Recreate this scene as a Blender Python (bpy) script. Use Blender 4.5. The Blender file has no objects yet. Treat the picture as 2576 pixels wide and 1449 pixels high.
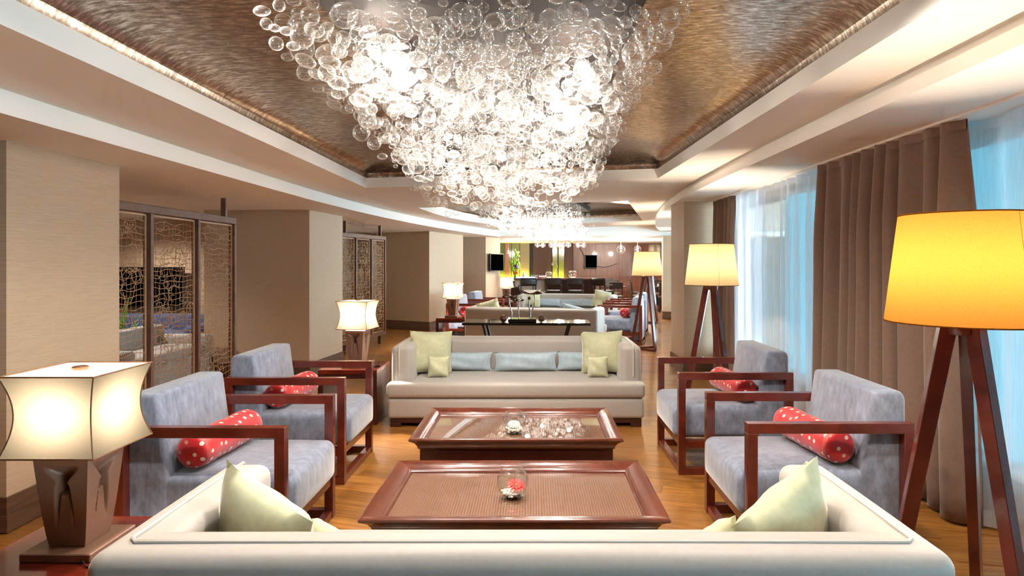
import bpy, bmesh, math, random
from mathutils import Vector, Matrix, Quaternion
R = math.radians
PI = math.pi
sc = bpy.context.scene
COL = sc.collection

# ------------------------------------------------------------------ camera
FPX, VX, VY, CH = 1550.0, 1340.0, 660.0, 1.5       # focal length in px, vanishing point, eye height
cd = bpy.data.cameras.new('camera'); cam = bpy.data.objects.new('camera', cd); COL.objects.link(cam)
cd.sensor_width = 36.0; cd.lens = FPX / 2576 * 36.0
cd.shift_x = -(VX - 1288.0) / 2576; cd.shift_y = -(724.5 - VY) / 2576
cd.clip_start = 0.05; cd.clip_end = 200
cam.location = (0, 0, CH); cam.rotation_euler = (PI / 2, 0, 0)
sc.camera = cam

def at(x, y, Y):
    return Vector(((x - VX) * Y / FPX, Y, CH - (y - VY) * Y / FPX))

# ------------------------------------------------------------------ world, exposure
w = bpy.data.worlds.new('sky'); sc.world = w; w.use_nodes = True
bg = w.node_tree.nodes['Background']
bg.inputs[0].default_value = (0.58, 0.83, 1.0, 1); bg.inputs[1].default_value = 11.0
vs = sc.view_settings
vs.view_transform = 'Standard'; vs.look = 'None'; vs.gamma = 1.0; vs.exposure = 1.42; vs.use_curve_mapping = False
cy = sc.cycles
cy.max_bounces = 5; cy.diffuse_bounces = 3; cy.glossy_bounces = 3; cy.transmission_bounces = 4
cy.transparent_max_bounces = 12; cy.adaptive_threshold = 0.1; cy.adaptive_min_samples = 16; cy.caustics_reflective = False; cy.caustics_refractive = False
cy.sample_clamp_indirect = 6.0; cy.use_denoising = True

# light powers (watts), one place to tune
P_SPOT, P_GLOW, P_TLAMP, P_FLAMP, P_PEND = 42.0, 5.0, 30.0, 28.0, 60.0
WARM = (1.0, 0.88, 0.74); HALO = (1.0, 0.905, 0.80)

def light(kind, loc, power, color, parent=None, radius=0.05, spot=None, rot=None, size=None):
    ld = bpy.data.lights.new('bulb_light', kind); ld.energy = power; ld.color = color
    if kind in ('POINT', 'SPOT'): ld.shadow_soft_size = radius
    if spot: ld.spot_size = spot; ld.spot_blend = 0.6
    if size:
        ld.shape = 'RECTANGLE'; ld.size = size[0]; ld.size_y = size[1]
    o = bpy.data.objects.new('bulb_light', ld); COL.objects.link(o)
    o.location = loc
    if rot: o.rotation_euler = rot
    if parent: o.parent = parent
    return o

# ------------------------------------------------------------------ materials
def lin(h):
    h = h.lstrip('#'); v = [int(h[i:i + 2], 16) / 255 for i in (0, 2, 4)]
    return tuple(c / 12.92 if c <= .04045 else ((c + .055) / 1.055) ** 2.4 for c in v) + (1.0,)

class NT:
    def __init__(s, name):
        s.m = bpy.data.materials.new(name); s.m.use_nodes = True
        s.t = s.m.node_tree; s.b = s.t.nodes.get('Principled BSDF'); s.out = s.t.nodes.get('Material Output')
    def n(s, typ, **kw):
        nd = s.t.nodes.new(typ)
        for k, v in kw.items():
            if k.startswith('i_'): nd.inputs[k[2:].replace('_', ' ')].default_value = v
            else: setattr(nd, k, v)
        return nd
    def l(s, a, b): s.t.links.new(a, b)
    def coords(s, kind='Object', scale=(1, 1, 1), rot=(0, 0, 0)):
        tc = s.n('ShaderNodeTexCoord'); mp = s.n('ShaderNodeMapping')
        mp.inputs['Scale'].default_value = scale; mp.inputs['Rotation'].default_value = rot
        s.l(tc.outputs[kind], mp.inputs['Vector']); return mp.outputs[0]
    def noise(s, vec, scale=5, detail=4, rough=.55):
        nd = s.n('ShaderNodeTexNoise'); nd.inputs['Scale'].default_value = scale
        nd.inputs['Detail'].default_value = detail; nd.inputs['Roughness'].default_value = rough
        s.l(vec, nd.inputs['Vector']); return nd.outputs[0]
    def ramp(s, fac, stops):
        nd = s.n('ShaderNodeValToRGB'); e = nd.color_ramp.elements
        e[0].position, e[0].color = stops[0]; e[1].position, e[1].color = stops[-1]
        for p, c in stops[1:-1]:
            x = e.new(p); x.color = c
        s.l(fac, nd.inputs[0]); return nd.outputs[0]
    def bump(s, h, strength=.2, dist=.01):
        nd = s.n('ShaderNodeBump'); nd.inputs['Strength'].default_value = strength
        nd.inputs['Distance'].default_value = dist; s.l(h, nd.inputs['Height']); s.l(nd.outputs[0], s.b.inputs['Normal'])
    def mix(s, f, a, b):
        nd = s.n('ShaderNodeMix', data_type='RGBA')
        if isinstance(f, (int, float)): nd.inputs[0].default_value = f
        else: s.l(f, nd.inputs[0])
        for q, k in ((a, 6), (b, 7)):
            if isinstance(q, tuple): nd.inputs[k].default_value = q
            else: s.l(q, nd.inputs[k])
        return nd.outputs[2]
    def math(s, op, a, b=None):
        nd = s.n('ShaderNodeMath', operation=op)
        for q, k in ((a, 0), (b, 1)):
            if q is None: continue
            if isinstance(q, (int, float)): nd.inputs[k].default_value = q
            else: s.l(q, nd.inputs[k])
        return nd.outputs[0]
    def set(s, **kw):
        for k, v in kw.items():
            s.b.inputs[k.replace('_', ' ')].default_value = v
        return s

def sh(c, f):
    return (c[0] * f, c[1] * f, c[2] * f, 1)

def plain(name, hexc, rough=.5, metal=0, coat=0, **kw):
    t = NT(name); t.set(Base_Color=lin(hexc), Roughness=rough, Metallic=metal, **kw)
    if coat: t.set(Coat_Weight=coat, Coat_Roughness=.08)
    return t.m

def fabric(name, hexc, scale=(1, 1, 1), nscale=30, var=.22, sheen=.4, rough=.75, weave=900, bump=.15):
    t = NT(name); c = lin(hexc)
    v = t.coords('Object', scale); f = t.noise(v, nscale, 3, .65)
    col = t.ramp(f, [(.28, sh(c, 1 - var)), (.72, sh(c, 1 + var * .6))])
    t.l(col, t.b.inputs['Base Color'])
    h = t.noise(t.coords('Object'), weave, 2, .5); t.bump(h, bump, .001)
    t.set(Roughness=rough, Sheen_Weight=sheen, Sheen_Roughness=.4, Specular_IOR_Level=.3)
    return t.m

def wood(name, dark, light, scale=(1, 14, 14), rough=.28, coat=.5, nscale=3, kind='Object', crough=.07):
    t = NT(name)
    v = t.coords(kind, scale); f = t.noise(v, nscale, 4, .62)
    t.l(t.ramp(f, [(.3, lin(dark)), (.7, lin(light))]), t.b.inputs['Base Color'])
    t.set(Roughness=rough, Coat_Weight=coat, Coat_Roughness=crough)
    return t.m

M = {}
M['sofa'] = fabric('sofa_satin', '#aea69e', (1, 1, 1), 60, .06, .5, .5, 700, .1)
M['velvet'] = fabric('chair_velvet', '#7d8496', (1, 1, .5), 26, .42, .9, .7, 700, .15)
M['green'] = fabric('pillow_green', '#bfbf9c', (1, 1, 1), 22, .14, .5, .6, 700, .12)
M['blue'] = fabric('pillow_blue', '#a7b7c2', (1, 1, 1), 24, .16, .5, .55, 700, .12)
M['mahog'] = wood('mahogany', '#4a170d', '#6e2a1b', (1.2, 1.2, 1.2), .3, .6, 6)
M['table'] = wood('table_mahogany', '#4e2012', '#6c311d', (2, 2, 2), .25, .6, 4)
M['tabdark'] = wood('dark_mahogany', '#2a0e09', '#40170e', (2, 2, 2), .35, .3, 4)
M['sidetop'] = wood('side_table_wood', '#4a150c', '#6d2414', (2, 22, 4), .2, .6, 3)
M['black'] = plain('black_lacquer', '#0b0807', .08, coat=.6)
M['darkwood'] = wood('dark_stool_wood', '#120907', '#1e0f0a', (2, 2, 12), .45, .1)
M['bronze'] = plain('bronze_brown', '#6a4a37', .42, .35)
M['lampbase'] = plain('lamp_base_brown', '#80604f', .42, .1)
M['steel'] = plain('brushed_steel', '#b8b4ae', .22, 1.0)
M['white'] = plain('ceiling_white', '#f4efe9', .7)
M['cream'] = plain('soffit_cream', '#f6efe6', .75)
M['dark'] = plain('dark_metal', '#1b1310', .4, .2)
M['screenblk'] = plain('tv_black', '#020202', .6, Specular_IOR_Level=0.0)
M['canopy'] = wood('canopy_brown', '#1e130d', '#2b1b13', (2, 8, 2), .8, 0)
M['pebble'] = plain('white_pebble', '#e9e6dc', .5)
M['petalred'] = plain('petal_red', '#d81a12', .5)
M['petalwhite'] = plain('petal_white', '#f4f1e6', .5)
M['leafgreen'] = plain('leaf_green', '#5f8a2c', .5)
M['flowergreen'] = plain('flower_lime', '#a8cf3a', .5)
M['orange'] = plain('flower_orange', '#d9692f', .5)
M['purple'] = plain('flower_purple', '#54398a', .5)
M['candle'] = plain('candle_wax', '#e8e0d0', .6)
M['mull'] = plain('window_mullion', '#54403a', .5)
M['sillwhite'] = plain('sill_white', '#cfd6d8', .5)
M['piping'] = plain('sofa_piping', '#c2bab0', .6)
M['trimcord'] = plain('shade_trim', '#6a4526', .6)
M['barpanel'] = wood('bar_wall_wood', '#5c3322', '#7d4c36', (6, 6, .7), .35, .3, 3)
M['barblack'] = plain('bar_dark_stone', '#17110e', .5, Specular_IOR_Level=.2)
M['wiregrey'] = plain('suspension_wire', '#8a8078', .8)
M['cord'] = plain('black_cable', '#0c0b0b', .5)

def wallpaper():
    t = NT('wallpaper_grasscloth')
    v = t.coords('Generated', (1, 1, 1)); tc = t.coords('Object', (5, 5, 190)); f = t.noise(tc, 1.6, 5, .7)
    c = lin('#c3a88d')
    t.l(t.ramp(f, [(.3, sh(c, .82)), (.7, sh(c, 1.12))]), t.b.inputs['Base Color'])
    t.bump(f, .12, .002); t.set(Roughness=.65, Specular_IOR_Level=.35); return t.m
M['wall'] = wallpaper()
def base_mat():
    t = NT('baseboard_wood'); f = t.noise(t.coords('Object', (2, 2, 60)), 2, 5, .6)
    t.l(t.ramp(f, [(.3, lin('#4d3527')), (.7, lin('#6f5240'))]), t.b.inputs['Base Color']); t.set(Roughness=.4); return t.m
M['base'] = base_mat()

def leafmetal():
    t = NT('metal_leaf_paper')
    v = t.coords('Object', (5, 17, 4), (0, 0, .35)); f = t.noise(v, 3.0, 6, .75)
    g = t.noise(t.coords('Object', (3, 3, 3)), 2.2, 6, .65)
    c = t.ramp(f, [(.40, lin('#7c6859')), (.52, lin('#b7a594')), (.60, lin('#f8f0e6'))])
    t.l(t.mix(.25, c, t.ramp(g, [(.3, lin('#93806f')), (.7, lin('#cfbfae'))])), t.b.inputs['Base Color'])
    rr = t.n('ShaderNodeMapRange'); rr.inputs[1].default_value = .3; rr.inputs[2].default_value = .7
    rr.inputs[3].default_value = .30; rr.inputs[4].default_value = .17
    t.l(f, rr.inputs[0]); t.l(rr.outputs[0], t.b.inputs['Roughness'])
    t.set(Metallic=.88); t.bump(f, .22, .004); return t.m
M['leaf'] = leafmetal()

def floormat(name, brick):
    t = NT(name)
    if brick:
        v = t.coords('Object', (1, 1, 1), (0, 0, R(16)))
        b = t.n('ShaderNodeTexBrick'); b.offset = .37; b.squash = 1.0
        b.inputs['Scale'].default_value = 1.0; b.inputs['Brick Width'].default_value = 1.2
        b.inputs['Row Height'].default_value = .13; b.inputs['Mortar Size'].default_value = .0016
        b.inputs['Mortar Smooth'].default_value = 0
        b.inputs['Color1'].default_value = (0, 0, 0, 1); b.inputs['Color2'].default_value = (1, 1, 1, 1)
        b.inputs['Mortar'].default_value = (.5, .5, .5, 1)
        t.l(v, b.inputs['Vector']); rnd = b.outputs['Color']; mort = b.outputs['Fac']
        g = t.coords('Object', (1.6, 22, 1), (0, 0, R(16)))
    else:
        oi = t.n('ShaderNodeObjectInfo'); rnd = oi.outputs['Random']; mort = None
        tc = t.n('ShaderNodeTexCoord'); mp = t.n('ShaderNodeMapping'); mp.inputs['Scale'].default_value = (1.6, 22, 1)
        cm = t.n('ShaderNodeCombineXYZ'); t.l(t.math('MULTIPLY', rnd, 37.0), cm.inputs[0]); t.l(t.math('MULTIPLY', rnd, 91.0), cm.inputs[2])
        t.l(cm.outputs[0], mp.inputs['Location']); t.l(tc.outputs['Object'], mp.inputs['Vector']); g = mp.outputs[0]
    f = t.noise(g, 2.2, 7, .62)
    c = t.ramp(f, [(.25, lin('#6f431d')), (.5, lin('#a06a2f')), (.75, lin('#bd8440'))])
    d = t.ramp(rnd, [(0, (.72, .70, .68, 1)), (1, (1.12, 1.12, 1.1, 1))])
    mm = t.n('ShaderNodeMix', data_type='RGBA', blend_type='MULTIPLY'); mm.inputs[0].default_value = 1
    t.l(c, mm.inputs[6]); t.l(d, mm.inputs[7]); col = mm.outputs[2]
    if mort is not None: col = t.mix(mort, col, lin('#8c6234'))
    t.l(col, t.b.inputs['Base Color'])
    t.set(Roughness=.3, Coat_Weight=.4, Coat_Roughness=.12); return t.m
M['floor'] = floormat('floor_planks', True); M['plank'] = floormat('plank_wood', False)

def woven():
    t = NT('woven_copper')
    v = t.coords('Object', (1, 1, 1))
    ch = t.n('ShaderNodeTexChecker'); ch.inputs['Scale'].default_value = 110
    mp = t.coords('Object', (1, 1.0, 0), (0, 0, R(45))); t.l(mp, ch.inputs[0])
    f = t.noise(v, 6, 3)
    a = t.mix(f, lin('#5f3626'), lin('#754530')); b = t.mix(f, lin('#a8745a'), lin('#c48d70'))
    t.l(t.mix(ch.outputs[1], a, b), t.b.inputs['Base Color'])
    t.set(Roughness=.5, Metallic=.2); t.bump(ch.outputs[1], .3, .002); return t.m
M['woven'] = woven()

def thinglass(name, tint, lo, hi, power, diff, rough=.02):
    t = NT(name); t.t.nodes.remove(t.b)
    lw = t.n('ShaderNodeLayerWeight'); lw.inputs['Blend'].default_value = .5
    f = t.math('POWER', lw.outputs['Facing'], power)
    f = t.math('ADD', t.math('MULTIPLY', f, hi - lo), lo)
    tr = t.n('ShaderNodeBsdfTransparent'); tr.inputs[0].default_value = tint
    gl = t.n('ShaderNodeBsdfGlossy'); gl.inputs[0].default_value = (1, 1, 1, 1); gl.inputs['Roughness'].default_value = rough
    refl = gl.outputs[0]
    if diff:
        df = t.n('ShaderNodeBsdfTranslucent'); df.inputs[0].default_value = (.97, .97, .95, 1)
        d2 = t.n('ShaderNodeBsdfDiffuse'); d2.inputs[0].default_value = (.97, .97, .95, 1)
        ms = t.n('ShaderNodeMixShader'); ms.inputs[0].default_value = .5
        t.l(df.outputs[0], ms.inputs[1]); t.l(d2.outputs[0], ms.inputs[2])
        m2 = t.n('ShaderNodeMixShader'); m2.inputs[0].default_value = diff
        t.l(refl, m2.inputs[1]); t.l(ms.outputs[0], m2.inputs[2]); refl = m2.outputs[0]
    mx = t.n('ShaderNodeMixShader'); t.l(f, mx.inputs[0]); t.l(tr.outputs[0], mx.inputs[1]); t.l(refl, mx.inputs[2])
    t.l(mx.outputs[0], t.out.inputs[0]); return t.m
M['bubble'] = thinglass('blown_glass', (.99, .99, .985, 1), .05, .88, 2.3, .36, .03)
M['glass'] = thinglass('clear_glass', (.97, .985, .98, 1), .05, .8, 3.0, 0, .01)
M['pane'] = thinglass('window_glass', (.9, .96, .97, 1), .05, .7, 3.0, 0, .01)

def translucent(name, hexc, tfac=.6, transp=0.0, nscale=(3, 3, 220), var=.12, kind='Object'):
    t = NT(name); t.t.nodes.remove(t.b); c = lin(hexc)
    f = t.noise(t.coords(kind, nscale), 2.0, 4, .6)
    col = t.ramp(f, [(.3, sh(c, 1 - var)), (.7, sh(c, 1 + var * .3))])
    a = t.n('ShaderNodeBsdfTranslucent'); b = t.n('ShaderNodeBsdfDiffuse'); t.l(col, a.inputs[0]); t.l(col, b.inputs[0])
    m = t.n('ShaderNodeMixShader'); m.inputs[0].default_value = tfac; t.l(b.outputs[0], m.inputs[1]); t.l(a.outputs[0], m.inputs[2])
    o = m.outputs[0]
    if transp:
        tr = t.n('ShaderNodeBsdfTransparent'); m2 = t.n('ShaderNodeMixShader'); m2.inputs[0].default_value = transp
        t.l(o, m2.inputs[1]); t.l(tr.outputs[0], m2.inputs[2]); o = m2.outputs[0]
    t.l(o, t.out.inputs[0]); return t.m
M['shade'] = translucent('lampshade_silk', '#3b362d', .62, 0, (180, 180, 4), .10)
M['shadetop'] = translucent('lampshade_diffuser', '#e6dfd2', .88)
M['shadeor'] = translucent('lampshade_orange', '#84541f', .66, 0, (90, 90, 90), .16)
M['shadecr'] = translucent('lampshade_cream', '#75664b', .66, 0, (90, 90, 90), .12)
M['sheer'] = translucent('sheer_voile', '#ece8ec', .6, .42, (60, 60, 2), .15)
M['blind'] = translucent('roller_blind', '#a9d6df', .66, 0, (80, 80, 80), .10)
M['drape'] = fabric('drape_fabric', '#83695a', (1, 1, 1), 40, .10, .3, .8, 500, .2)

def emis(name, rgb, s):
    t = NT(name); t.t.nodes.remove(t.b); e = t.n('ShaderNodeEmission')
    e.inputs[0].default_value = rgb; e.inputs[1].default_value = s; t.l(e.outputs[0], t.out.inputs[0]); return t.m
M['bulb'] = emis('lit_bulb', (1, .9, .75, 1), 40)
M['pendbulb'] = emis('lit_pendant_bulb', (1, .9, .76, 1), 60)
for k_ in ('bulb', 'pendbulb'): M[k_].cycles.emission_sampling = 'NONE'   # their light comes from the lamps beside them
M['greenglow'] = emis('backlit_green_glass', (.30, .28, .045, 1), 1.0)
M['limeglow'] = emis('backlit_lime_strip', (.75, .72, .10, 1), 1.6)
M['blueglow'] = emis('backlit_blue_counter', (.25, .38, 1.0, 1), 1.6)

def polka():
    t = NT('red_polka_silk')
    tc = t.n('ShaderNodeTexCoord')
    vo = t.n('ShaderNodeTexVoronoi', voronoi_dimensions='2D', feature='F1'); vo.inputs['Scale'].default_value = 17
    vo.inputs['Randomness'].default_value = .45; t.l(tc.outputs['UV'], vo.inputs['Vector'])
    dot = t.math('LESS_THAN', vo.outputs['Distance'], .17)
    hue = t.ramp(vo.outputs['Color'], [(.2, lin('#e9d3c4')), (.55, lin('#f3e6d8')), (.8, lin('#d08a74'))])
    n = t.noise(t.coords('Object'), 14, 4)
    red = t.ramp(n, [(.3, lin('#a80f16')), (.7, lin('#cf1d22'))])
    t.l(t.mix(dot, red, hue), t.b.inputs['Base Color']); t.set(Roughness=.45, Sheen_Weight=.3); t.bump(n, .15, .01); return t.m
M['polka'] = polka()

# ------------------------------------------------------------------ mesh helpers
class MB:
    def __init__(s): s.v = []; s.f = []; s.uv = None
    def add(s, vs, fs):
        o = len(s.v); s.v += [tuple(v) for v in vs]; s.f += [tuple(i + o for i in f) for f in fs]; return s
    def box(s, x0, x1, y0, y1, z0, z1):
        return s.add([(x0, y0, z0), (x1, y0, z0), (x1, y1, z0), (x0, y1, z0), (x0, y0, z1), (x1, y0, z1), (x1, y1, z1), (x0, y1, z1)],
                     [(0, 3, 2, 1), (4, 5, 6, 7), (0, 1, 5, 4), (1, 2, 6, 5), (2, 3, 7, 6), (3, 0, 4, 7)])
    def quad(s, a, b, c, d): return s.add([a, b, c, d], [(0, 1, 2, 3)])
    def prism(s, poly, z0, z1, axis='z'):
        n = len(poly)
        def P(p, h): return (p[0], p[1], h) if axis == 'z' else ((p[0], h, p[1]) if axis == 'y' else (h, p[0], p[1]))
        vs = [P(p, z0) for p in poly] + [P(p, z1) for p in poly]
        fs = [tuple(range(n - 1, -1, -1)), tuple(range(n, 2 * n))] + [(i, (i + 1) % n, n + (i + 1) % n, n + i) for i in range(n)]
        return s.add(vs, fs)
    def bar(s, a, b, w, d=None, up=(0, 0, 1), w1=None, d1=None):
        a, b = Vector(a), Vector(b); d = d or w; w1 = w1 or w; d1 = d1 or d
        z = (b - a).normalized(); u = Vector(up)
        if abs(z.dot(u)) > .98: u = Vector((0, 1, 0))
        x = u.cross(z).normalized(); y = z.cross(x)
        vs = []
        for p, ww, dd in ((a, w, d), (b, w1, d1)):
            for i, j in ((-1, -1), (1, -1), (1, 1), (-1, 1)): vs.append(p + x * (i * ww / 2) + y * (j * dd / 2))
        return s.add(vs, [(0, 3, 2, 1), (4, 5, 6, 7), (0, 1, 5, 4), (1, 2, 6, 5), (2, 3, 7, 6), (3, 0, 4, 7)])
    def tube(s, pts, r, n=6, closed=False):
        pts = [Vector(p) for p in pts]; m = len(pts); vs = []
        rr = r if isinstance(r, (list, tuple)) else [r] * m
        prev = None
        for i, p in enumerate(pts):
            if closed: d = pts[(i + 1) % m] - pts[i - 1]
            else: d = pts[min(i + 1, m - 1)] - pts[max(i - 1, 0)]
            d = d.normalized() if d.length > 1e-9 else Vector((0, 0, 1))
            if prev is None:
                u = Vector((0, 0, 1)) if abs(d.z) < .9 else Vector((1, 0, 0)); x = u.cross(d).normalized()
            else:
                x = (prev - d * prev.dot(d)); x = x.normalized() if x.length > 1e-6 else Vector((1, 0, 0))
            prev = x; y = d.cross(x)
            for k in range(n):
                a = 2 * PI * k / n; vs.append(p + (x * math.cos(a) + y * math.sin(a)) * rr[i])
        fs = []
        for i in range(m if closed else m - 1):
            j = (i + 1) % m
            for k in range(n): fs.append((i * n + k, i * n + (k + 1) % n, j * n + (k + 1) % n, j * n + k))
        if not closed:
            fs.append(tuple(range(n - 1, -1, -1))); fs.append(tuple((m - 1) * n + k for k in range(n)))
        return s.add(vs, fs)
    def lathe(s, prof, n=24, c=(0, 0, 0), caps=True):
        vs = []; fs = []; m = len(prof)
        for r, z in prof:
            for k in range(n):
                a = 2 * PI * k / n; vs.append((c[0] + r * math.cos(a), c[1] + r * math.sin(a), c[2] + z))
        for i in range(m - 1):
            for k in range(n): fs.append((i * n + k, i * n + (k + 1) % n, (i + 1) * n + (k + 1) % n, (i + 1) * n + k))
        if caps and prof[0][0] > 1e-5: fs.append(tuple(range(n - 1, -1, -1)))
        if caps and prof[-1][0] > 1e-5: fs.append(tuple((m - 1) * n + k for k in range(n)))
        return s.add(vs, fs)
    def grid(s, fn, nu, nv, wrap=False):
        vs = [fn(i / nu, j / nv) for j in range(nv + 1) for i in range(nu + 1)]
        fs = [(j * (nu + 1) + i, j * (nu + 1) + i + 1, (j + 1) * (nu + 1) + i + 1, (j + 1) * (nu + 1) + i) for j in range(nv) for i in range(nu)]
        return s.add(vs, fs)
    def sphere(s, c, r, nu=14, nv=8, sc3=(1, 1, 1)):
        prof = [(max(r * math.sin(PI * j / nv), 1e-6), -r * math.cos(PI * j / nv)) for j in range(nv + 1)]
        o = len(s.v); s.lathe(prof, nu, (0, 0, 0), False)
        for i in range(o, len(s.v)):
            v = s.v[i]; s.v[i] = (c[0] + v[0] * sc3[0], c[1] + v[1] * sc3[1], c[2] + v[2] * sc3[2])
        return s
    def mesh(s, name, mat, bevel=0, seg=2, smooth=True, angle=35, weld=False):
        me = bpy.data.meshes.new(name); me.from_pydata(s.v, [], s.f)
        bm = bmesh.new(); bm.from_mesh(me)
        if weld: bmesh.ops.remove_doubles(bm, verts=bm.verts, dist=1e-5)
        bmesh.ops.recalc_face_normals(bm, faces=bm.faces)
        if bevel:
            ed = [e for e in bm.edges if len(e.link_faces) == 2 and e.calc_face_angle(0) > R(25)]
            bmesh.ops.bevel(bm, geom=ed, offset=bevel, segments=seg, affect='EDGES', profile=.5, clamp_overlap=True)
        bm.to_mesh(me); bm.free()
        if mat is not None: me.materials.append(M[mat] if isinstance(mat, str) else mat)
        if smooth:
            me.polygons.foreach_set('use_smooth', [True] * len(me.polygons))
            me.set_sharp_from_angle(angle=R(angle))
        me.update(); return me
    def build(s, name, mat, parent=None, **kw):
        return link(name, s.mesh(name, mat, **kw), parent)

def link(name, me, parent=None, loc=None):
    o = bpy.data.objects.new(name, me); COL.objects.link(o)
    if parent is not None: o.parent = parent
    if loc is not None: o.location = loc
    return o

def tag(o, label=None, cat=None, group=None, kind=None):
    if label: o['label'] = label
    if cat: o['category'] = cat
    if group: o['group'] = group
    if kind: o['kind'] = kind
    return o

def thing(name, label, cat, loc=(0, 0, 0), rz=0, group=None):
    o = bpy.data.objects.new(name, None); COL.objects.link(o); o.empty_display_size = .1
    o.location = loc; o.rotation_euler = (0, 0, rz)
    return tag(o, label, cat, group)

def copy_tree(o, parent=None):
    c = o.copy(); COL.objects.link(c); c.parent = parent
    for ch in list(o.children): copy_tree(ch, c)
    return c

def struct(name, mb, mat, parent=None, **kw):
    o = mb.build(name, mat, parent, **kw)
    if parent is None: o['kind'] = 'structure'
    return o

def rbox(sx, sy, sz, r, n=4, bulge=(0, 0, 0)):
    """rounded soft box centred on the origin"""
    mb = MB(); h = (sx / 2, sy / 2, sz / 2)
    def axis(hh):
        r_ = min(r, hh * .98); a = [-hh + r_ * i / 3 for i in range(3)]
        inner = [-(hh - r_) + 2 * (hh - r_) * i / n for i in range(n + 1)]
        return a + inner + [-q for q in reversed(a)]
    ax = [axis(q) for q in h]
    def pt(p):
        c = [max(-(h[i] - min(r, h[i] * .98)), min(h[i] - min(r, h[i] * .98), p[i])) for i in range(3)]
        d = Vector([p[i] - c[i] for i in range(3)]); L = d.length
        q = Vector(c) + (d * (min(r, *h) / L) if L > 1e-9 else d)
        k = [1 - (p[i] / h[i]) ** 2 for i in range(3)]
        for i in range(3):
            j, m = (i + 1) % 3, (i + 2) % 3
            q[i] += bulge[i] * k[j] * k[m] * (p[i] / h[i])
        return q
    for i in range(3):
        j, m = (i + 1) % 3, (i + 2) % 3
        for sgn in (-1, 1):
            A, B = ax[j], ax[m]; vs = []
            for b in B:
                for a in A:
                    p = [0, 0, 0]; p[i] = sgn * h[i]; p[j] = a; p[m] = b; vs.append(pt(p))
            na = len(A); fs = []
            for y in range(len(B) - 1):
                for x in range(na - 1):
                    q = (y * na + x, y * na + x + 1, (y + 1) * na + x + 1, (y + 1) * na + x)
                    fs.append(q if sgn > 0 else q[::-1])
            mb.add(vs, fs)
    return mb
def shift(mb, d):
    mb.v = [(v[0] + d[0], v[1] + d[1], v[2] + d[2]) for v in mb.v]; return mb

# ------------------------------------------------------------------ setting: floor
fl = struct('floor', MB().quad((-9.3, -12.5, -.004), (10, -12.5, -.004), (10, 26, -.004), (-9.3, 26, -.004)), 'floor')
rng = random.Random(5)
ang = R(-16); ca, sa = math.cos(ang), math.sin(ang)
pm = {}
def plank_mesh(L):
    k = round(L, 2)
    if k not in pm: pm[k] = MB().box(-L / 2 + .0008, L / 2 - .0008, -.0642, .0642, -.0035, 0).mesh('plank', 'plank', smooth=False)
    return pm[k]
for j in range(-2, 50):
    t_ = j * .13 + .9
    off = (j * .444) % 1.2
    for i in range(-5, 6):
        s_ = i * 1.2 + off
        x = s_ * ca - t_ * sa; y = s_ * sa + t_ * ca
        if not (2.35 < y < 5.75 and -1.95 < x < 2.15): continue
        o = link('plank', plank_mesh(1.2), fl, (x, y, 0)); o.rotation_euler = (0, 0, ang)

# ------------------------------------------------------------------ setting: ceiling
ZL, ZR = 2.18, 2.32                      # soffit heights at either side
def z2(x): return 2.31 + (x + 2.4) * .0326
def XL(y): return -2.42 + .0135 * max(0, y - 5.8) ** 2
def XR(y): return 1.84 + .0135 * max(0, y - 5.6) ** 2
YS = [-12, -6, -2, 0, 1.5, 3, 4.5, 5.8] + [6.85, 8, 9.4, 10.5, 11.5, 12.5, 13.5, 14.3, 15.4, 16.5]
def rec1(y): return (-1.85, 1.49 - .1 * max(0, (y - 2)) / 4.9)
def rec2(y): return (-1.74 + .96 * (y - 9.4) / 4.9 - .25 * math.sin(PI * (y - 9.4) / 4.9), 1.45 + 1.1 * (y - 9.4) / 4.9)
cl = MB()
def strip(y0, y1, fa, fb):
    a0, b0, a1, b1 = fa(y0), fb(y0), fa(y1), fb(y1)
    cl.quad((a0, y0, z2(a0)), (a1, y1, z2(a1)), (b1, y1, z2(b1)), (b0, y0, z2(b0)))
for y0, y1 in zip(YS, YS[1:]):
    if y1 <= 6.86: strip(y0, y1, XL, lambda y: rec1(y)[0]); strip(y0, y1, lambda y: rec1(y)[1], XR)
    elif 9.39 < y0 and y1 < 14.31: strip(y0, y1, XL, lambda y: rec2(y)[0]); strip(y0, y1, lambda y: rec2(y)[1], XR)
    else: strip(y0, y1, XL, XR)
ceil = struct('ceiling', cl, 'cream', angle=60)
so = MB()
for y0, y1 in zip(YS, YS[1:]):
    so.quad((-9, y0, ZL), (-9, y1, ZL), (XL(y1), y1, ZL), (XL(y0), y0, ZL))
    so.quad((XR(y0), y0, ZR), (XR(y1), y1, ZR), (9, y1, ZR), (9, y0, ZR))
so.build('soffit', 'cream', ceil)
# stepped fascia lips along both curved soffit edges
for nm, X, Z, sg in (('lip', XL, ZL, 1), ('lip', XR, ZR, -1)):
    m1 = MB(); m2 = MB()
    for y0, y1 in zip(YS, YS[1:]):
        a, b = X(y0), X(y1)
        m1.quad((a, y0, Z), (b, y1, Z), (b, y1, Z + .075), (a, y0, Z + .075))
        c, d = a - sg * .05, b - sg * .05
        m1.quad((a, y0, Z + .075), (b, y1, Z + .075), (d, y1, Z + .075), (c, y0, Z + .075))
        m2.quad((c, y0, Z + .075), (d, y1, Z + .075), (d, y1, z2(d) + .002), (c, y0, z2(c) + .002))
        m2.quad((c, y0, z2(c)), (d, y1, z2(d)), (b, y1, z2(b)), (a, y0, z2(a)))
    m1.build('lip', 'white', ceil, angle=50); m2.build('cove_back', 'cream', ceil, angle=50)
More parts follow.
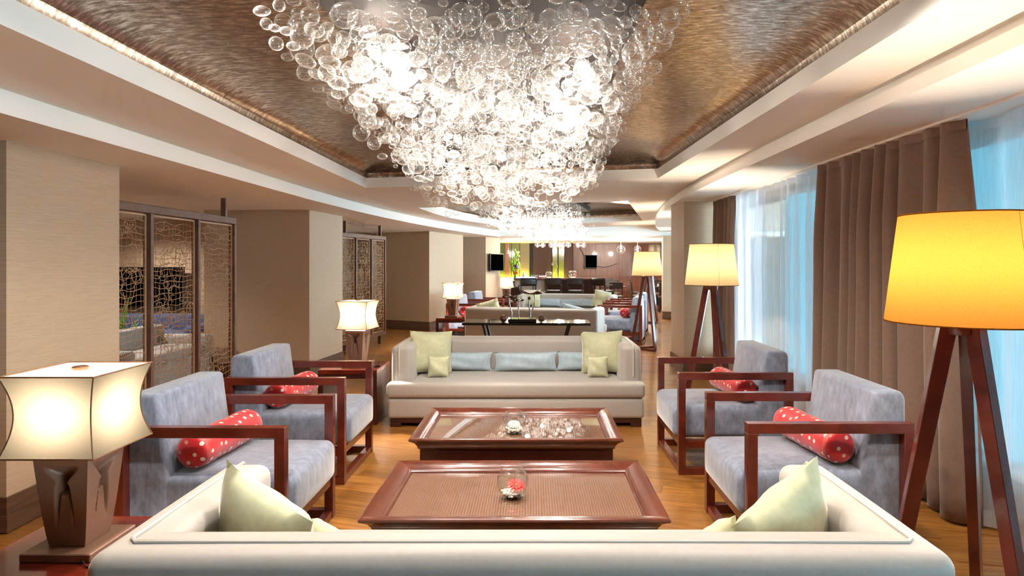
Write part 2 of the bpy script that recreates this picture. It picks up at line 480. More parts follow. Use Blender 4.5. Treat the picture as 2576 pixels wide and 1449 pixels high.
# recess linings: white fascia plus coved metal-leaf vault
def recess(corners, segs):
    """corners = list of (x, y) around the opening"""
    n = len(corners); f = MB()
    cx = sum(c[0] for c in corners) / n; cyy = sum(c[1] for c in corners) / n
    for i in range(n):
        a, b = corners[i], corners[(i + 1) % n]
        f.quad((a[0], a[1], z2(a[0])), (b[0], b[1], z2(b[0])), (b[0], b[1], z2(b[0]) + .11), (a[0], a[1], z2(a[0]) + .11))
    f.build('recess_fascia', 'white', ceil, smooth=False)
    g = MB(); rings = []
    prof = [(-.03, .108), (-.03, .13), (-.015, .165), (.03, .20), (.09, .22), (.18, .232), (.34, .238), (.55, .24)]
    for d, h in prof:
        ring = []
        for i in range(n):
            p = Vector(corners[i]); a = Vector(corners[i - 1]); b = Vector(corners[(i + 1) % n])
            e1 = (p - a).normalized(); e2 = (b - p).normalized()
            n1 = Vector((-e1.y, e1.x)); n2 = Vector((-e2.y, e2.x))
            if n1.dot(Vector((cx, cyy)) - p) < 0: n1 = -n1
            if n2.dot(Vector((cx, cyy)) - p) < 0: n2 = -n2
            k = (n1 + n2); k = k / max(k.dot(n1), .2)
            q = p + k * d; ring.append((q.x, q.y, z2(p.x) + h))
        rings.append(ring)
    vs = [v for r_ in rings for v in r_]; fs = []
    for j in range(len(rings) - 1):
        for i in range(n): fs.append((j * n + i, j * n + (i + 1) % n, (j + 1) * n + (i + 1) % n, (j + 1) * n + i))
    fs.append(tuple((len(rings) - 1) * n + i for i in range(n)))
    g.add(vs, fs); g.build('metal_leaf_vault', 'leaf', ceil, angle=28)
    tr = MB()
    for i in range(n):
        a, b = corners[i], corners[(i + 1) % n]
        tr.quad((a[0], a[1], z2(a[0]) + .11), (b[0], b[1], z2(b[0]) + .11), rings[0][(i + 1) % n], rings[0][i])
    tr.build('recess_ledge', 'white', ceil, smooth=False)
recess([(-1.85, -12), (-1.85, 6.85), (rec1(6.85)[1], 6.85), (1.49, 2), (1.49, -12)], 0)
yy = [9.4, 10.5, 11.5, 12.5, 13.5, 14.3]
recess([(rec2(y)[0], y) for y in yy] + [(rec2(y)[1], y) for y in reversed(yy)], 0)
# lower ceiling over the bar end
fc = MB().box(-9, 9, 16.5, 24, 2.2, 2.75); struct('ceiling_bar', fc, 'white')
struct('ceiling_slab', MB().box(-9.2, 9.2, -12.2, 16.5, 2.95, 3.0), 'white')

# ------------------------------------------------------------------ setting: walls, pillars
struct('wall_left', MB().box(-9.1, -9, -12, 24, -.01, 2.95), 'wall')
struct('wall_front', MB().box(-9.1, 9.1, -12.1, -12, -.01, 2.95), 'wall')
sidew = MB().box(-9, -4.3, 9.6, 9.75, 0, 2.18).box(-4.45, -4.3, 9.6, 18.5, 0, 2.18).box(-4.45, -2.2, 18.4, 18.5, 0, 2.2)
struct('wall_side', sidew, 'wall', smooth=False)
def pillar(poly, z1, name='pillar'):
    p = struct(name, MB().prism(poly, 0, z1), 'wall', smooth=False)
    n = len(poly); c = Vector((sum(q[0] for q in poly) / n, sum(q[1] for q in poly) / n))
    def grow(d):
        out = []
        for i in range(n):
            a, b, e = Vector(poly[i - 1]), Vector(poly[i]), Vector(poly[(i + 1) % n])
            e1 = (b - a).normalized(); e2 = (e - b).normalized()
            n1 = Vector((e1.y, -e1.x)); n2 = Vector((e2.y, -e2.x))
            if n1.dot(b - c) < 0: n1 = -n1
            if n2.dot(b - c) < 0: n2 = -n2
            k = n1 + n2; k = k / max(k.dot(n1), .3); out.append(tuple(b + k * d))
        return out
    MB().prism(grow(.022), .002, .095).prism(grow(.012), .095, .192).build('baseboard', 'base', p, smooth=False)
    return p
P1 = pillar([(-2.93, 3.43), (-2.945, 4.39), (-4.1, 4.4), (-4.1, 3.43)], ZL)
pillar([(-2.9, 8.0), (-2.8, 9.07), (-4.28, 9.2), (-4.28, 8.02)], ZL)
pillar([(-2.267, 13.5), (-1.75, 15.5), (-3.2, 16.0), (-3.6, 14.2)], ZL)
P4 = pillar([(-1.30, 17.05), (-.95, 18.0), (-2.1, 18.4), (-2.2, 17.3)], 2.2)
pillar([(2.04, 8.3), (2.46, 8.3), (2.75, 9.08), (2.04, 9.08)], ZR)
pillar([(3.47, 16.4), (4.0, 16.25), (4.2, 17.0), (3.6, 17.2)], 2.2)

# window wall at the right, bays between piers
WP = [(2.8, -12.0), (2.8, 8.6), (3.45, 12.2), (4.7, 16.6)]
ww = MB()
for (xa, ya), (xb, yb) in zip(WP, WP[1:]):
    d = Vector((xb - xa, yb - ya)).normalized(); nrm = Vector((d.y, -d.x)) * .18
    def slab(z0, z1, a, b, ex=0):
        ww.prism([(a[0], a[1]), (b[0], b[1]), (b[0] + nrm.x, b[1] + nrm.y), (a[0] + nrm.x, a[1] + nrm.y)], z0, z1)
    slab(0, .33, (xa, ya), (xb, yb)); slab(2.27, 2.95, (xa, ya), (xb, yb))
struct('wall_right', ww, 'wall', smooth=False)
struct('wall_right_end', MB().prism([(4.7, 16.6), (8, 24), (8.3, 24), (5, 16.6)], 0, 2.95).box(8, 9, 16, 24, 0, 2.9), 'wall', smooth=False)
def window(n, a, b, panes):
    a, b = Vector((a[0], a[1], 0)), Vector((b[0], b[1], 0)); d = (b - a).normalized(); nr = Vector((d.y, -d.x, 0)) * .09
    w_ = thing('window_%d' % n, None, None, tuple(a)); w_['kind'] = 'structure'
    L = (b - a).length
    fr = MB()
    fr.bar(nr + Vector((0, 0, .355)), d * L + nr + Vector((0, 0, .355)), .07, .05)
    fr.bar(nr + Vector((0, 0, 2.245)), d * L + nr + Vector((0, 0, 2.245)), .07, .05)
    fr.build('window_frame', 'mull', w_, smooth=False)
    for i in range(panes + 1):
        p = d * (L * i / panes) + nr
        MB().bar(p + Vector((0, 0, .33)), p + Vector((0, 0, 2.27)), .07, .07, up=tuple(d)).build('mullion', 'mull', w_, smooth=False)
    for i in range(panes):
        p = d * (L * i / panes + .035) + nr; q = d * (L * (i + 1) / panes - .035) + nr
        MB().bar(p.lerp(q, .5) + Vector((0, 0, .38)), p.lerp(q, .5) + Vector((0, 0, 2.22)), .008, (q - p).length, up=tuple(d)).build('pane', 'pane', w_, smooth=False)
    sl = MB().prism([(-.14, 0), (d.x * L - .14, d.y * L), (d.x * L + .05, d.y * L), (.05, 0)], .3, .335)
    sl.build('window_sill', 'sillwhite', w_, smooth=False)
window(1, (2.8, -1.6), (2.8, 3.35), 3); window(2, (2.8, 3.35), (2.8, 8.5), 3)
window(3, (2.86, 9.0), (3.45, 12.2), 2); window(4, (3.45, 12.2), (4.7, 16.6), 3)
struct('trim_1', MB().box(2.8, 2.98, -12, -1.6, .33, 2.27).box(2.8, 2.98, 8.5, 9.1, .33, 2.27), 'wall', smooth=False)

# roller blinds behind the sheers
def blind(y0, y1, label):
    b = thing('roller_blind', label, 'blind', (2.74, (y0 + y1) / 2, .345), 0, 'roller blinds at the window')
    h = (y1 - y0) / 2
    MB().box(-.002, .002, -h, h, .0, 1.86).build('blind_cloth', 'blind', b, smooth=False)
    MB().tube([(0, -h, 1.88), (0, h, 1.88)], .025, 10).build('blind_roller', 'sillwhite', b)
    MB().box(-.008, .008, -h, h, -.008, .012).build('bottom_bar', 'sillwhite', b, smooth=False)
blind(.75, 2.15, 'pale blue roller blind reaching the sill behind the tall tripod lamp')
blind(2.2, 3.3, 'pale blue roller blind between the brown drape and the orange lamp')
blind(3.42, 5.1, 'pale blue roller blind mostly hidden by the heavy brown drape')
blind(5.15, 6.7, 'pale roller blind glowing behind the sheers by the far armchair')

# curtains
def curtain(name, label, cat, y0, y1, x, amp, wl, mat, z0=.02, z1=2.31, seed=1, flare=.0, thick=.004, grp=None):
    rg = random.Random(seed); ph = [rg.uniform(0, 6) for _ in range(5)]
    L = y1 - y0; nu = max(24, int(L / wl * 12)); nv = 14
    def fn(u, v):
        y = y0 + L * u; k = 2 * PI * (u * L / wl)
        k += 1.3 * math.sin(u * 9 + ph[0]) + .9 * math.sin(u * 23 + ph[1])
        pin = .45 + .55 * min(1, (1 - v) * 4)
        a = amp * (1 + .35 * math.sin(u * 11 + ph[2])) * pin
        d = a * math.sin(k) + .25 * a * math.sin(2 * k + ph[3] + (1 - v) * 1.3)
        return (x + d - flare * (1 - v) ** 2 * math.sin(u * 5 + ph[4]), y + .3 * a * math.cos(k + .6), z0 + (z1 - z0) * v)
    t = thing(name, label, cat, (0, 0, 0), 0, grp)
    o = MB().grid(fn, nu, nv).build('curtain_cloth', mat, t, angle=180)
    if thick:
        md = o.modifiers.new('thickness', 'SOLIDIFY'); md.thickness = thick; md.offset = 0
    # gathered heading tape
    MB().grid(lambda u, v: (fn(u, 1)[0] - .006, fn(u, 1)[1], z1 - .06 + .06 * v), nu, 1).build('heading_tape', mat, t, angle=180)
    if mat == 'sheer':
        MB().grid(lambda u, v: (fn(u, .02)[0] - .004, fn(u, .02)[1], z0 + .09 * v), nu, 1).build('hem', mat, t, angle=180)
    return t
curtain('drape', 'heavy brown pleated drape between two white sheer curtains', 'curtain', 3.45, 5.12, 2.40, .062, .17, 'drape', seed=3, flare=.04)
curtain('drape', 'narrow brown drape gathered against the beige pillar', 'curtain', 7.42, 8.2, 2.42, .045, .16, 'drape', seed=8)
curtain('sheer_curtain', 'white sheer curtain behind the far grey armchair', 'curtain', 5.05, 7.5, 2.47, .045, .22, 'sheer', seed=11, thick=0)
curtain('sheer_curtain', 'blue-lit sheer curtain behind the large orange floor lamp', 'curtain', 1.2, 3.62, 2.55, .05, .42, 'sheer', seed=21, thick=0)
struct('trim_2', MB().box(2.36, 2.62, 1.0, 8.3, 2.305, 2.325), 'white', smooth=False)

# ------------------------------------------------------------------ sofas
def make_sofa(loc, rz, label, grp='long grey sofas'):
    t = thing('sofa', label, 'sofa', loc, rz, grp); W = 2.33; h = W / 2
    pl = MB().box(-h + .02, h - .02, -.445, .44, .035, .075)
    for sx in (-1, 1):
        for sy in (-.41, .40): pl.box(sx * (h - .07) - .05, sx * (h - .07) + .05, sy - .04, sy + .04, 0, .036)
    pl.build('plinth', 'tabdark', t, bevel=.004, seg=1)
    shift(rbox(W + .01, .90, .183, .03, 6, (.0, .008, .0)), (0, -.01, .168)).build('seat_base', 'sofa', t, weld=True, angle=60)
    o = [(-h - .015, -.475), (h + .015, -.475), (h + .015, -.335), (.98, -.335), (.98, .30), (-.98, .30), (-.98, -.335), (-h - .015, -.335)]
    MB().prism(o, .264, .405).build('seat_cushion', 'sofa', t, bevel=.038, seg=4, angle=50)
    for sx in (-1, 1):
        shift(rbox(.185, .74, .65, .045, 3, (.006, 0, .006)), (sx * (h - .0925), .04, .395)).build('arm', 'sofa', t, weld=True, angle=60)
    shift(rbox(W, .195, .652, .05, 8, (0, .008, .004)), (0, .3625, .397)).build('backrest', 'sofa', t, weld=True, angle=60)
    px = h - .075
    pth = []
    for sx in (-1, 1):
        seg = [(sx * px, -.336, z) for z in (.44, .55, .66)] + [(sx * px, -.328, .705), (sx * px, -.305, .7245)] + [(sx * px, y, .727) for y in (-.1, .1, .25)] + [(sx * px, .355, .727)]
        pth += seg if sx < 0 else list(reversed(seg))
    pth2 = pth[:9] + [(-px + .02 + i * (2 * px - .04) / 12, .375, .7275) for i in range(13)] + pth[9:]
    MB().tube(pth2, .0065, 6).build('piping', 'piping', t)
    return t

def pillow_mesh(name, wd, ht, th, mat, seed=0):
    rg = random.Random(seed); mb = MB(); n = 14; a = [rg.uniform(-1, 1) for _ in range(6)]
    for sg in (-1, 1):
        def fn(u, v):
            p, q = u * 2 - 1, v * 2 - 1
            e = max(0, (1 - p * p) * (1 - q * q)) ** .42
            x = wd / 2 * p * (1 - .07 * (1 - q * q)); z = ht / 2 * q * (1 - .07 * (1 - p * p))
            wr = .006 * math.sin(9 * p + 5 * q + a[0] * 3) * (1 - e) + .008 * math.sin(4 * q + a[1] * 4 + 3 * p) * e
            return (x, sg * (th / 2 * e) + wr * (e > .01), z + ht / 2)
        mb.grid(fn, n, n)
    return mb.mesh(name, mat, weld=True, angle=70)
PB = [pillow_mesh('big_pillow', .42, .42, .17, 'green', s) for s in (1, 2)]
PS = [pillow_mesh('small_pillow', .20, .20, .10, 'green', s) for s in (3, 4)]
PL = [pillow_mesh('lumbar_pillow', .64, .19, .14, 'blue', s) for s in (5, 6, 7)]
def pillow(name, me, loc, rot, label, grp=None):
    o = link(name, me); o.location = loc; o.rotation_euler = rot; return tag(o, label, 'pillow', grp)

S1 = make_sofa((-.03, 2.08, 0), PI, 'pale grey satin sofa seen from behind across the front of the lounge')
S2 = make_sofa((-.153, 6.06, 0), 0, 'pale grey sofa facing the camera behind the two coffee tables')
S3 = make_sofa((.06, 10.80, 0), R(165), 'grey sofa with its shaded back turned to the black console table')
S4 = make_sofa((.82, 14.75, 0), R(-14), 'far pale sofa facing the camera in front of the bar stools')
# cushions on the sofa facing us
ys = 6.06
pillow('square_pillow', PB[0], (-1.00, ys - .02, .412), (R(-14), R(2), R(14)), 'large sage green pillow by the sofa arm nearest the dark side table')
pillow('square_pillow', PB[1], (.68, ys - .02, .412), (R(-14), R(-3), R(-14)), 'large sage green pillow in the window end of the sofa facing the camera')
pillow('small_pillow', PS[0], (-.90, ys - .20, .408), (R(-16), R(1), R(8)), 'small sage pillow propped on the large pillow beside the side table')
pillow('small_pillow', PS[1], (.62, ys - .20, .408), (R(-16), R(-2), R(-6)), 'small sage pillow propped on the large pillow at the window end')
for i, (x, lb) in enumerate(((-.73, 'blue lumbar pillow half hidden behind the green pillow by the side table'), (-.07, 'whole blue lumbar pillow in the middle of the sofa facing the camera'), (.56, 'blue lumbar pillow half hidden behind the green pillow at the window end'))):
    pillow('lumbar_pillow', PL[i], (x, ys + .13 + (.0 if i == 1 else .02), .408), (R(-12), R((.5, -.8, .6)[i]), 0), lb)
# cushions on the sofa with its back to us
pillow('square_pillow', PB[0], (-.90, 2.02, .40), (R(8), R(17), R(-29)), 'large sage green pillow with a raised corner beside the white lamp')
pillow('square_pillow', PB[1], (.86, 2.04, .405), (R(8), R(-21), R(29)), 'large pale sage pillow with a raised corner near the window')
pillow('small_pillow', PS[0], (-.67, 2.06, .455), (R(18), R(16), R(-26)), 'small sage pillow peeking over the front sofa on the lamp side')
pillow('small_pillow', PS[1], (.60, 2.06, .46), (R(18), R(-16), R(26)), 'small sage pillow peeking over the front sofa on the window side')
# cushions of the far group
def onsofa(t, lx, ly, lz):
    a = t.rotation_euler.z; return (t.location.x + lx * math.cos(a) - ly * math.sin(a), t.location.y + lx * math.sin(a) + ly * math.cos(a), lz)
def fpil(name, me, t, lx, ly, lz, rx, ry, rz, lb):
    o = pillow(name, me, onsofa(t, lx, ly, lz), (rx, ry, t.rotation_euler.z + rz), lb)
fpil('square_pillow', PB[0], S4, -.86, -.02, .43, R(-14), 0, R(12), 'sage pillow at the lamp end of the farthest sofa')
fpil('square_pillow', PB[1], S4, .78, -.02, .43, R(-14), R(10), R(-12), 'tilted sage pillow at the window end of the farthest sofa')
fpil('small_pillow', PS[0], S4, -.72, -.2, .425, R(-16), 0, 0, 'small sage pillow at the lamp end of the farthest sofa')
fpil('small_pillow', PS[1], S4, .80, -.22, .425, R(-16), 0, 0, 'small sage pillow at the window end of the farthest sofa')
for i, (x, lb) in enumerate(((-.50, 'pale blue lumbar pillow nearest the lamp on the farthest sofa'), (.10, 'pale blue lumbar pillow in the middle of the farthest sofa'), (.62, 'pale blue lumbar pillow nearest the window on the farthest sofa'))):
    fpil('lumbar_pillow', PL[i], S4, x, .12, .43, R(-12), R((0, -4, 3)[i]), 0, lb)
fpil('square_pillow', PB[0], S3, .72, .16, .435, R(-12), R(16), 0, 'sage pillow tip showing above the shaded sofa back by the red bolster')
fpil('lumbar_pillow', PL[0], S3, -.78, .10, .58, R(-40), R(-16), R(8), 'grey blue pillow lying over the window end of the shaded sofa')

# ------------------------------------------------------------------ armchairs with bolsters
D, W = .81, .75
def make_chair():
    t = thing('armchair', '', 'armchair'); s = .048; yo = W / 2
    for sy in (-1, 1):
        y0, y1 = (sy * yo, sy * (yo - s)) if sy < 0 else (yo - s, yo)
        MB().box(D / 2 - .05, D / 2, y0, y1, .05, .67).build('front_post', 'mahog', t, bevel=.002, seg=1)
        MB().box(-D / 2, -D / 2 + .05, y0, y1, .05, .67).build('rear_post', 'mahog', t, bevel=.002, seg=1)
        MB().box(-D / 2, D / 2, y0, y1, .67, .72).build('armrest', 'mahog', t, bevel=.002, seg=1)
        MB().box(-D / 2, D / 2, y0, y1, 0, .05).build('floor_rail', 'mahog', t, bevel=.002, seg=1)
        MB().box(-D / 2 + .05, D / 2 - .05, y0 + .006, y1 - .006, .19, .24).build('side_rail', 'mahog', t, bevel=.002, seg=1)
    for x0, x1 in ((D / 2 - .05, D / 2 - .004), (-D / 2 + .004, -D / 2 + .05)):
        MB().box(x0, x1, -yo + s, yo - s, .001, .045).build('cross_rail', 'mahog', t, bevel=.002, seg=1)
    MB().box(D / 2 - .06, D / 2 - .008, -yo + s, yo - s, .195, .243).build('seat_rail', 'mahog', t, bevel=.002, seg=1)
    wy = W - 2 * s - .006
    cx0, cx1 = -D / 2 + .19, D / 2 + .022
    shift(rbox(cx1 - cx0, wy, .228, .05, 5, (.012, 0, .014)), ((cx0 + cx1) / 2, 0, .358)).build('seat_cushion', 'velvet', t, weld=True, angle=60)
    pr = [(-D / 2 + .012, .075), (-D / 2 + .15, .075), (-D / 2 + .235, .30), (-D / 2 + .225, .48), (-D / 2 + .172, .865), (-D / 2 + .03, .865), (-D / 2 + .012, .83)]
    MB().prism(pr, -wy / 2, wy / 2, 'y').build('backrest', 'velvet', t, bevel=.024, seg=3, angle=50)
    return t
chair0 = make_chair(); used = []
def bolster_mesh():
    L, r, n, m = .56, .088, 28, 0
    prof = [(-L / 2, .001), (-L / 2, r * .35), (-L / 2 + .004, r * .7), (-L / 2 + .014, r * .9), (-L / 2 + .035, r * .985)]
    mid = [(-L / 2 + .035 + (L - .07) * i / 8, r * (1 + .02 * math.sin(i * 1.9))) for i in range(1, 8)]
    prof = prof + mid + [(-a, b) for a, b in reversed(prof)]
    mb = MB(); vs = []; fs = []
    for y, q in prof:
        for k in range(n):
            a = 2 * PI * k / n; vs.append((q * math.cos(a), y, q * math.sin(a)))
    for i in range(len(prof) - 1):
        for k in range(n): fs.append((i * n + k, i * n + (k + 1) % n, (i + 1) * n + (k + 1) % n, (i + 1) * n + k))
    mb.add(vs, fs); me = mb.mesh('bolster', 'polka', angle=60)
    uv = me.uv_layers.new(name='UVMap')
    for lp in me.loops:
        v = me.vertices[lp.vertex_index].co; q = math.hypot(v.x, v.z)
        if q < r * .96: uv.data[lp.index].uv = (v.x + 3, v.z + 3 + (1 if v.y > 0 else 0))
        else: uv.data[lp.index].uv = ((math.atan2(v.z, v.x) % (2 * PI)) * r, v.y)
    # repair the wrap seam
    for p in me.polygons:
        us = [uv.data[i].uv for i in p.loop_indices]
        if max(u.x for u in us) - min(u.x for u in us) > r * 3 and max(u.x for u in us) < 2:
            for u in us:
                if u.x < r * 2: u.x += 2 * PI * r
    return me
BOL = bolster_mesh()
def chair(x, y, deg, label, blabel=None, bx=-.085, tilt=0, yaw=0):
    t = copy_tree(chair0) if used else chair0; used.append(1)
    t.location = (x, y, 0); t.rotation_euler = (0, 0, R(deg)); t['label'] = label; t['group'] = 'grey velvet armchairs'
    if blabel:
        a = R(deg); o = link('bolster', BOL)
        o.location = (x + bx * math.cos(a), y + bx * math.sin(a), .485 + .088); o.rotation_euler = (R(tilt), R(40), R(deg + yaw))
        tag(o, blabel, 'bolster', 'red dotted bolsters')
chair(-1.575, 3.28, 0, 'grey velvet armchair with mahogany arms beside the large white table lamp', 'red dotted bolster on the armchair beside the large white table lamp', -.075, 0, -4)
chair(-1.675, 4.53, 0, 'grey velvet armchair between the lattice screen and the dark side table', 'red dotted bolster on the armchair in front of the dark side table', -.085, 0, -5)
chair(1.445, 3.355, 180, 'grey velvet armchair nearest the tall orange floor lamp', 'red dotted bolster on the armchair nearest the orange floor lamp', -.07, 0, 6)
chair(1.435, 4.72, 180, 'grey velvet armchair in front of the sheer curtain', 'red dotted bolster on the armchair in front of the sheer curtain', -.09, 0, 5)
chair(-1.17, 12.0, -14, 'far armchair half hidden behind the lamp on the side table', 'red bolster partly hidden behind the shaded sofa back', -.08)
chair(-.95, 13.42, -9, 'far armchair with a blue back standing before the pillar with the television', 'red dotted bolster framed by the far armchair arms', .0)
chair(1.68, 11.58, 165, 'armchair seen side on beside the thin legged floor lamp', 'dark red bolster on the side-on armchair by the floor lamp', -.07, 0, 0)
chair(1.99, 12.96, 165, 'armchair hidden behind another one by the far floor lamps', 'red bolster just showing behind the side-on armchair', -.085)

# ------------------------------------------------------------------ coffee tables and their bowls
def coffee_table(cx, y0, y1, Wd, label):
    t = thing('coffee_table', label, 'coffee table', (cx, (y0 + y1) / 2, 0), 0, 'mahogany coffee tables')
    hx, hy = Wd / 2, (y1 - y0) / 2
    # profile (inset from the outer edge, height): tray slope, lip, ogee underside
    prof = [(.100, .332), (.094, .346), (.075, .362), (.050, .372), (.026, .377), (.010, .378), (.002, .374), (0, .366), (.004, .360), (.018, .352), (.034, .340), (.046, .322), (.052, .305), (.052, .300), (.100, .300)]
    for i in range(4):
        cs = [(-1, -1), (1, -1), (1, 1), (-1, 1)]; a, b = cs[i], cs[(i + 1) % 4]
        vs = []; n = len(prof)
        for c in (a, b):
            for d, z in prof: vs.append((c[0] * (hx - d), c[1] * (hy - d), z))
        fs = [(k, (k + 1) % n, n + (k + 1) % n, n + k) for k in range(n)] + [tuple(range(n - 1, -1, -1)), tuple(range(n, 2 * n))]
        MB().add(vs, fs).build('frame_rail', 'table', t, angle=30)
    MB().box(-hx + .09, hx - .09, -hy + .09, hy - .09, .305, .334).build('woven_panel', 'woven', t, smooth=False)
    MB().box(-hx + .1, hx - .1, -hy + .1, hy - .1, .3345, .3395).build('glass_top', 'glass', t, smooth=False)
    MB().box(-hx + .062, hx - .062, -hy + .062, hy - .062, .0, .300).build('base', 'tabdark', t, bevel=.004, seg=1)
    return t
coffee_table(-.08, 2.69, 3.50, 1.37, 'mahogany tray coffee table nearest the camera with a woven copper panel')
coffee_table(-.105, 3.91, 4.77, 1.37, 'mahogany tray coffee table in front of the sofa facing the camera')

def bowl(loc, r, label, name='fish_bowl', grp='glass bowls on the coffee tables'):
    t = thing(name, label, 'glass bowl', loc, 0, grp)
    prof = []
    for i in range(15):
        a = -PI / 2 + .35 + (PI - .35 - .75) * i / 14; prof.append((r * math.cos(a), r + r * math.sin(a)))
    z0 = prof[0][1]; prof = [(q, z - z0) for q, z in prof]
    inner = [(q - .003, z + (.003 if i == 0 else 0)) for i, (q, z) in enumerate(prof)]
    MB().lathe(prof + list(reversed(inner)), 40, caps=True).build('bowl_glass', 'glass', t, angle=60)
    MB().tube([(prof[-1][0] * math.cos(2 * PI * k / 32), prof[-1][0] * math.sin(2 * PI * k / 32), prof[-1][1]) for k in range(32)], .0025, 6, True).build('rim', 'glass', t)
    return t
def pebbles(loc, r, n, seed, label):
    rg = random.Random(seed); mb = MB()
    for _ in range(n):
        a = rg.uniform(0, 6.28); q = r * math.sqrt(rg.random()); s = rg.uniform(.005, .010)
        mb.sphere((q * math.cos(a), q * math.sin(a), .007 + rg.random() * .016 * (.3 + q / r)), s, 7, 4, (1.2, 1, .7))
    o = mb.build('pebbles', 'pebble'); o.location = loc; tag(o, label, 'pebbles', kind='stuff'); return o
def gerbera(loc, mat, label, r=.045, tilt=(.5, 0, 0)):
    t = thing('gerbera', label, 'flower', loc); t.rotation_euler = tilt
    rg = random.Random(4); mb = MB()
    for ring, (n, rr, zz) in enumerate(((15, r, 0), (11, r * .72, .006))):
        for k in range(n):
            a = 2 * PI * k / n + ring * .2; c, s_ = math.cos(a), math.sin(a); wd = r * .13
            pts = [(.18, .3), (.5, 1), (.85, .9), (1.0, .25)]
            vs = []
            for p, wq in pts:
                zc = zz + .010 * math.sin(p * 2.4) + .002 * rg.random()
                for sg in (-1, 1): vs.append((rr * p * c - sg * wd * wq * s_, rr * p * s_ + sg * wd * wq * c, zc))
            mb.add(vs, [(0, 2, 3, 1), (2, 4, 5, 3), (4, 6, 7, 5)])
    o = mb.build('petals', mat, t, angle=60); o['kind'] = 'stuff'
    MB().sphere((0, 0, .010), r * .2, 12, 6, (1, 1, .6)).build('flower_centre', 'orange' if mat == 'petalred' else 'flowergreen', t)
    return t
b1 = (-.10, 3.06, .3395); b2 = (-.125, 4.21, .3395)
bowl(b1, .08, 'round glass bowl with a red flower on the nearer coffee table')
pebbles((b1[0], b1[1], b1[2] + .004), .052, 170, 1, 'white pebbles in the glass bowl with the red flower')
gerbera((b1[0] + .018, b1[1] - .01, b1[2] + .052), 'petalred', 'red gerbera flower head inside the glass bowl', .046, (.42, .12, 0))
bowl(b2, .083, 'round glass bowl with white petals on the table by the sofa')
pebbles((b2[0], b2[1], b2[2] + .004), .055, 170, 2, 'white pebbles in the glass bowl with the white flower')
gerbera((b2[0] - .004, b2[1], b2[2] + .05), 'petalwhite', 'white flower head inside the farther glass bowl', .044, (.35, 0, 0))

# ------------------------------------------------------------------ side tables and table lamps
def side_table(x0, y0, label, w_=.546, d_=.51, rz=0):
    t = thing('side_table', label, 'side table', (x0 + w_ / 2, y0 + d_ / 2, 0), rz, 'dark portal side tables')
    h, e = w_ / 2, d_ / 2
    MB().box(-h, h, -e, e, .468, .508).build('table_top', 'sidetop', t, bevel=.003, seg=1)
    for s in (-1, 1):
        a, b = sorted((s * h, s * (h - .05)))
        MB().box(a, b, -e, e, 0, .468).build('side_panel', 'tabdark', t, bevel=.002, seg=1)
    MB().box(-h + .05, h - .05, -e + .01, e - .01, .425, .468).build('apron', 'tabdark', t, smooth=False)
    return t
side_table(-1.84, 1.90, 'reddish wood side table under the large white table lamp')
side_table(-1.982, 5.68, 'dark open side table between the lit lamp and the sofa arm')
side_table(-1.72, 10.94, 'dark side table at the end of the black console table')
side_table(-.98, 15.35, 'far side table under the small lit lamp by the pillar', rz=R(-12))

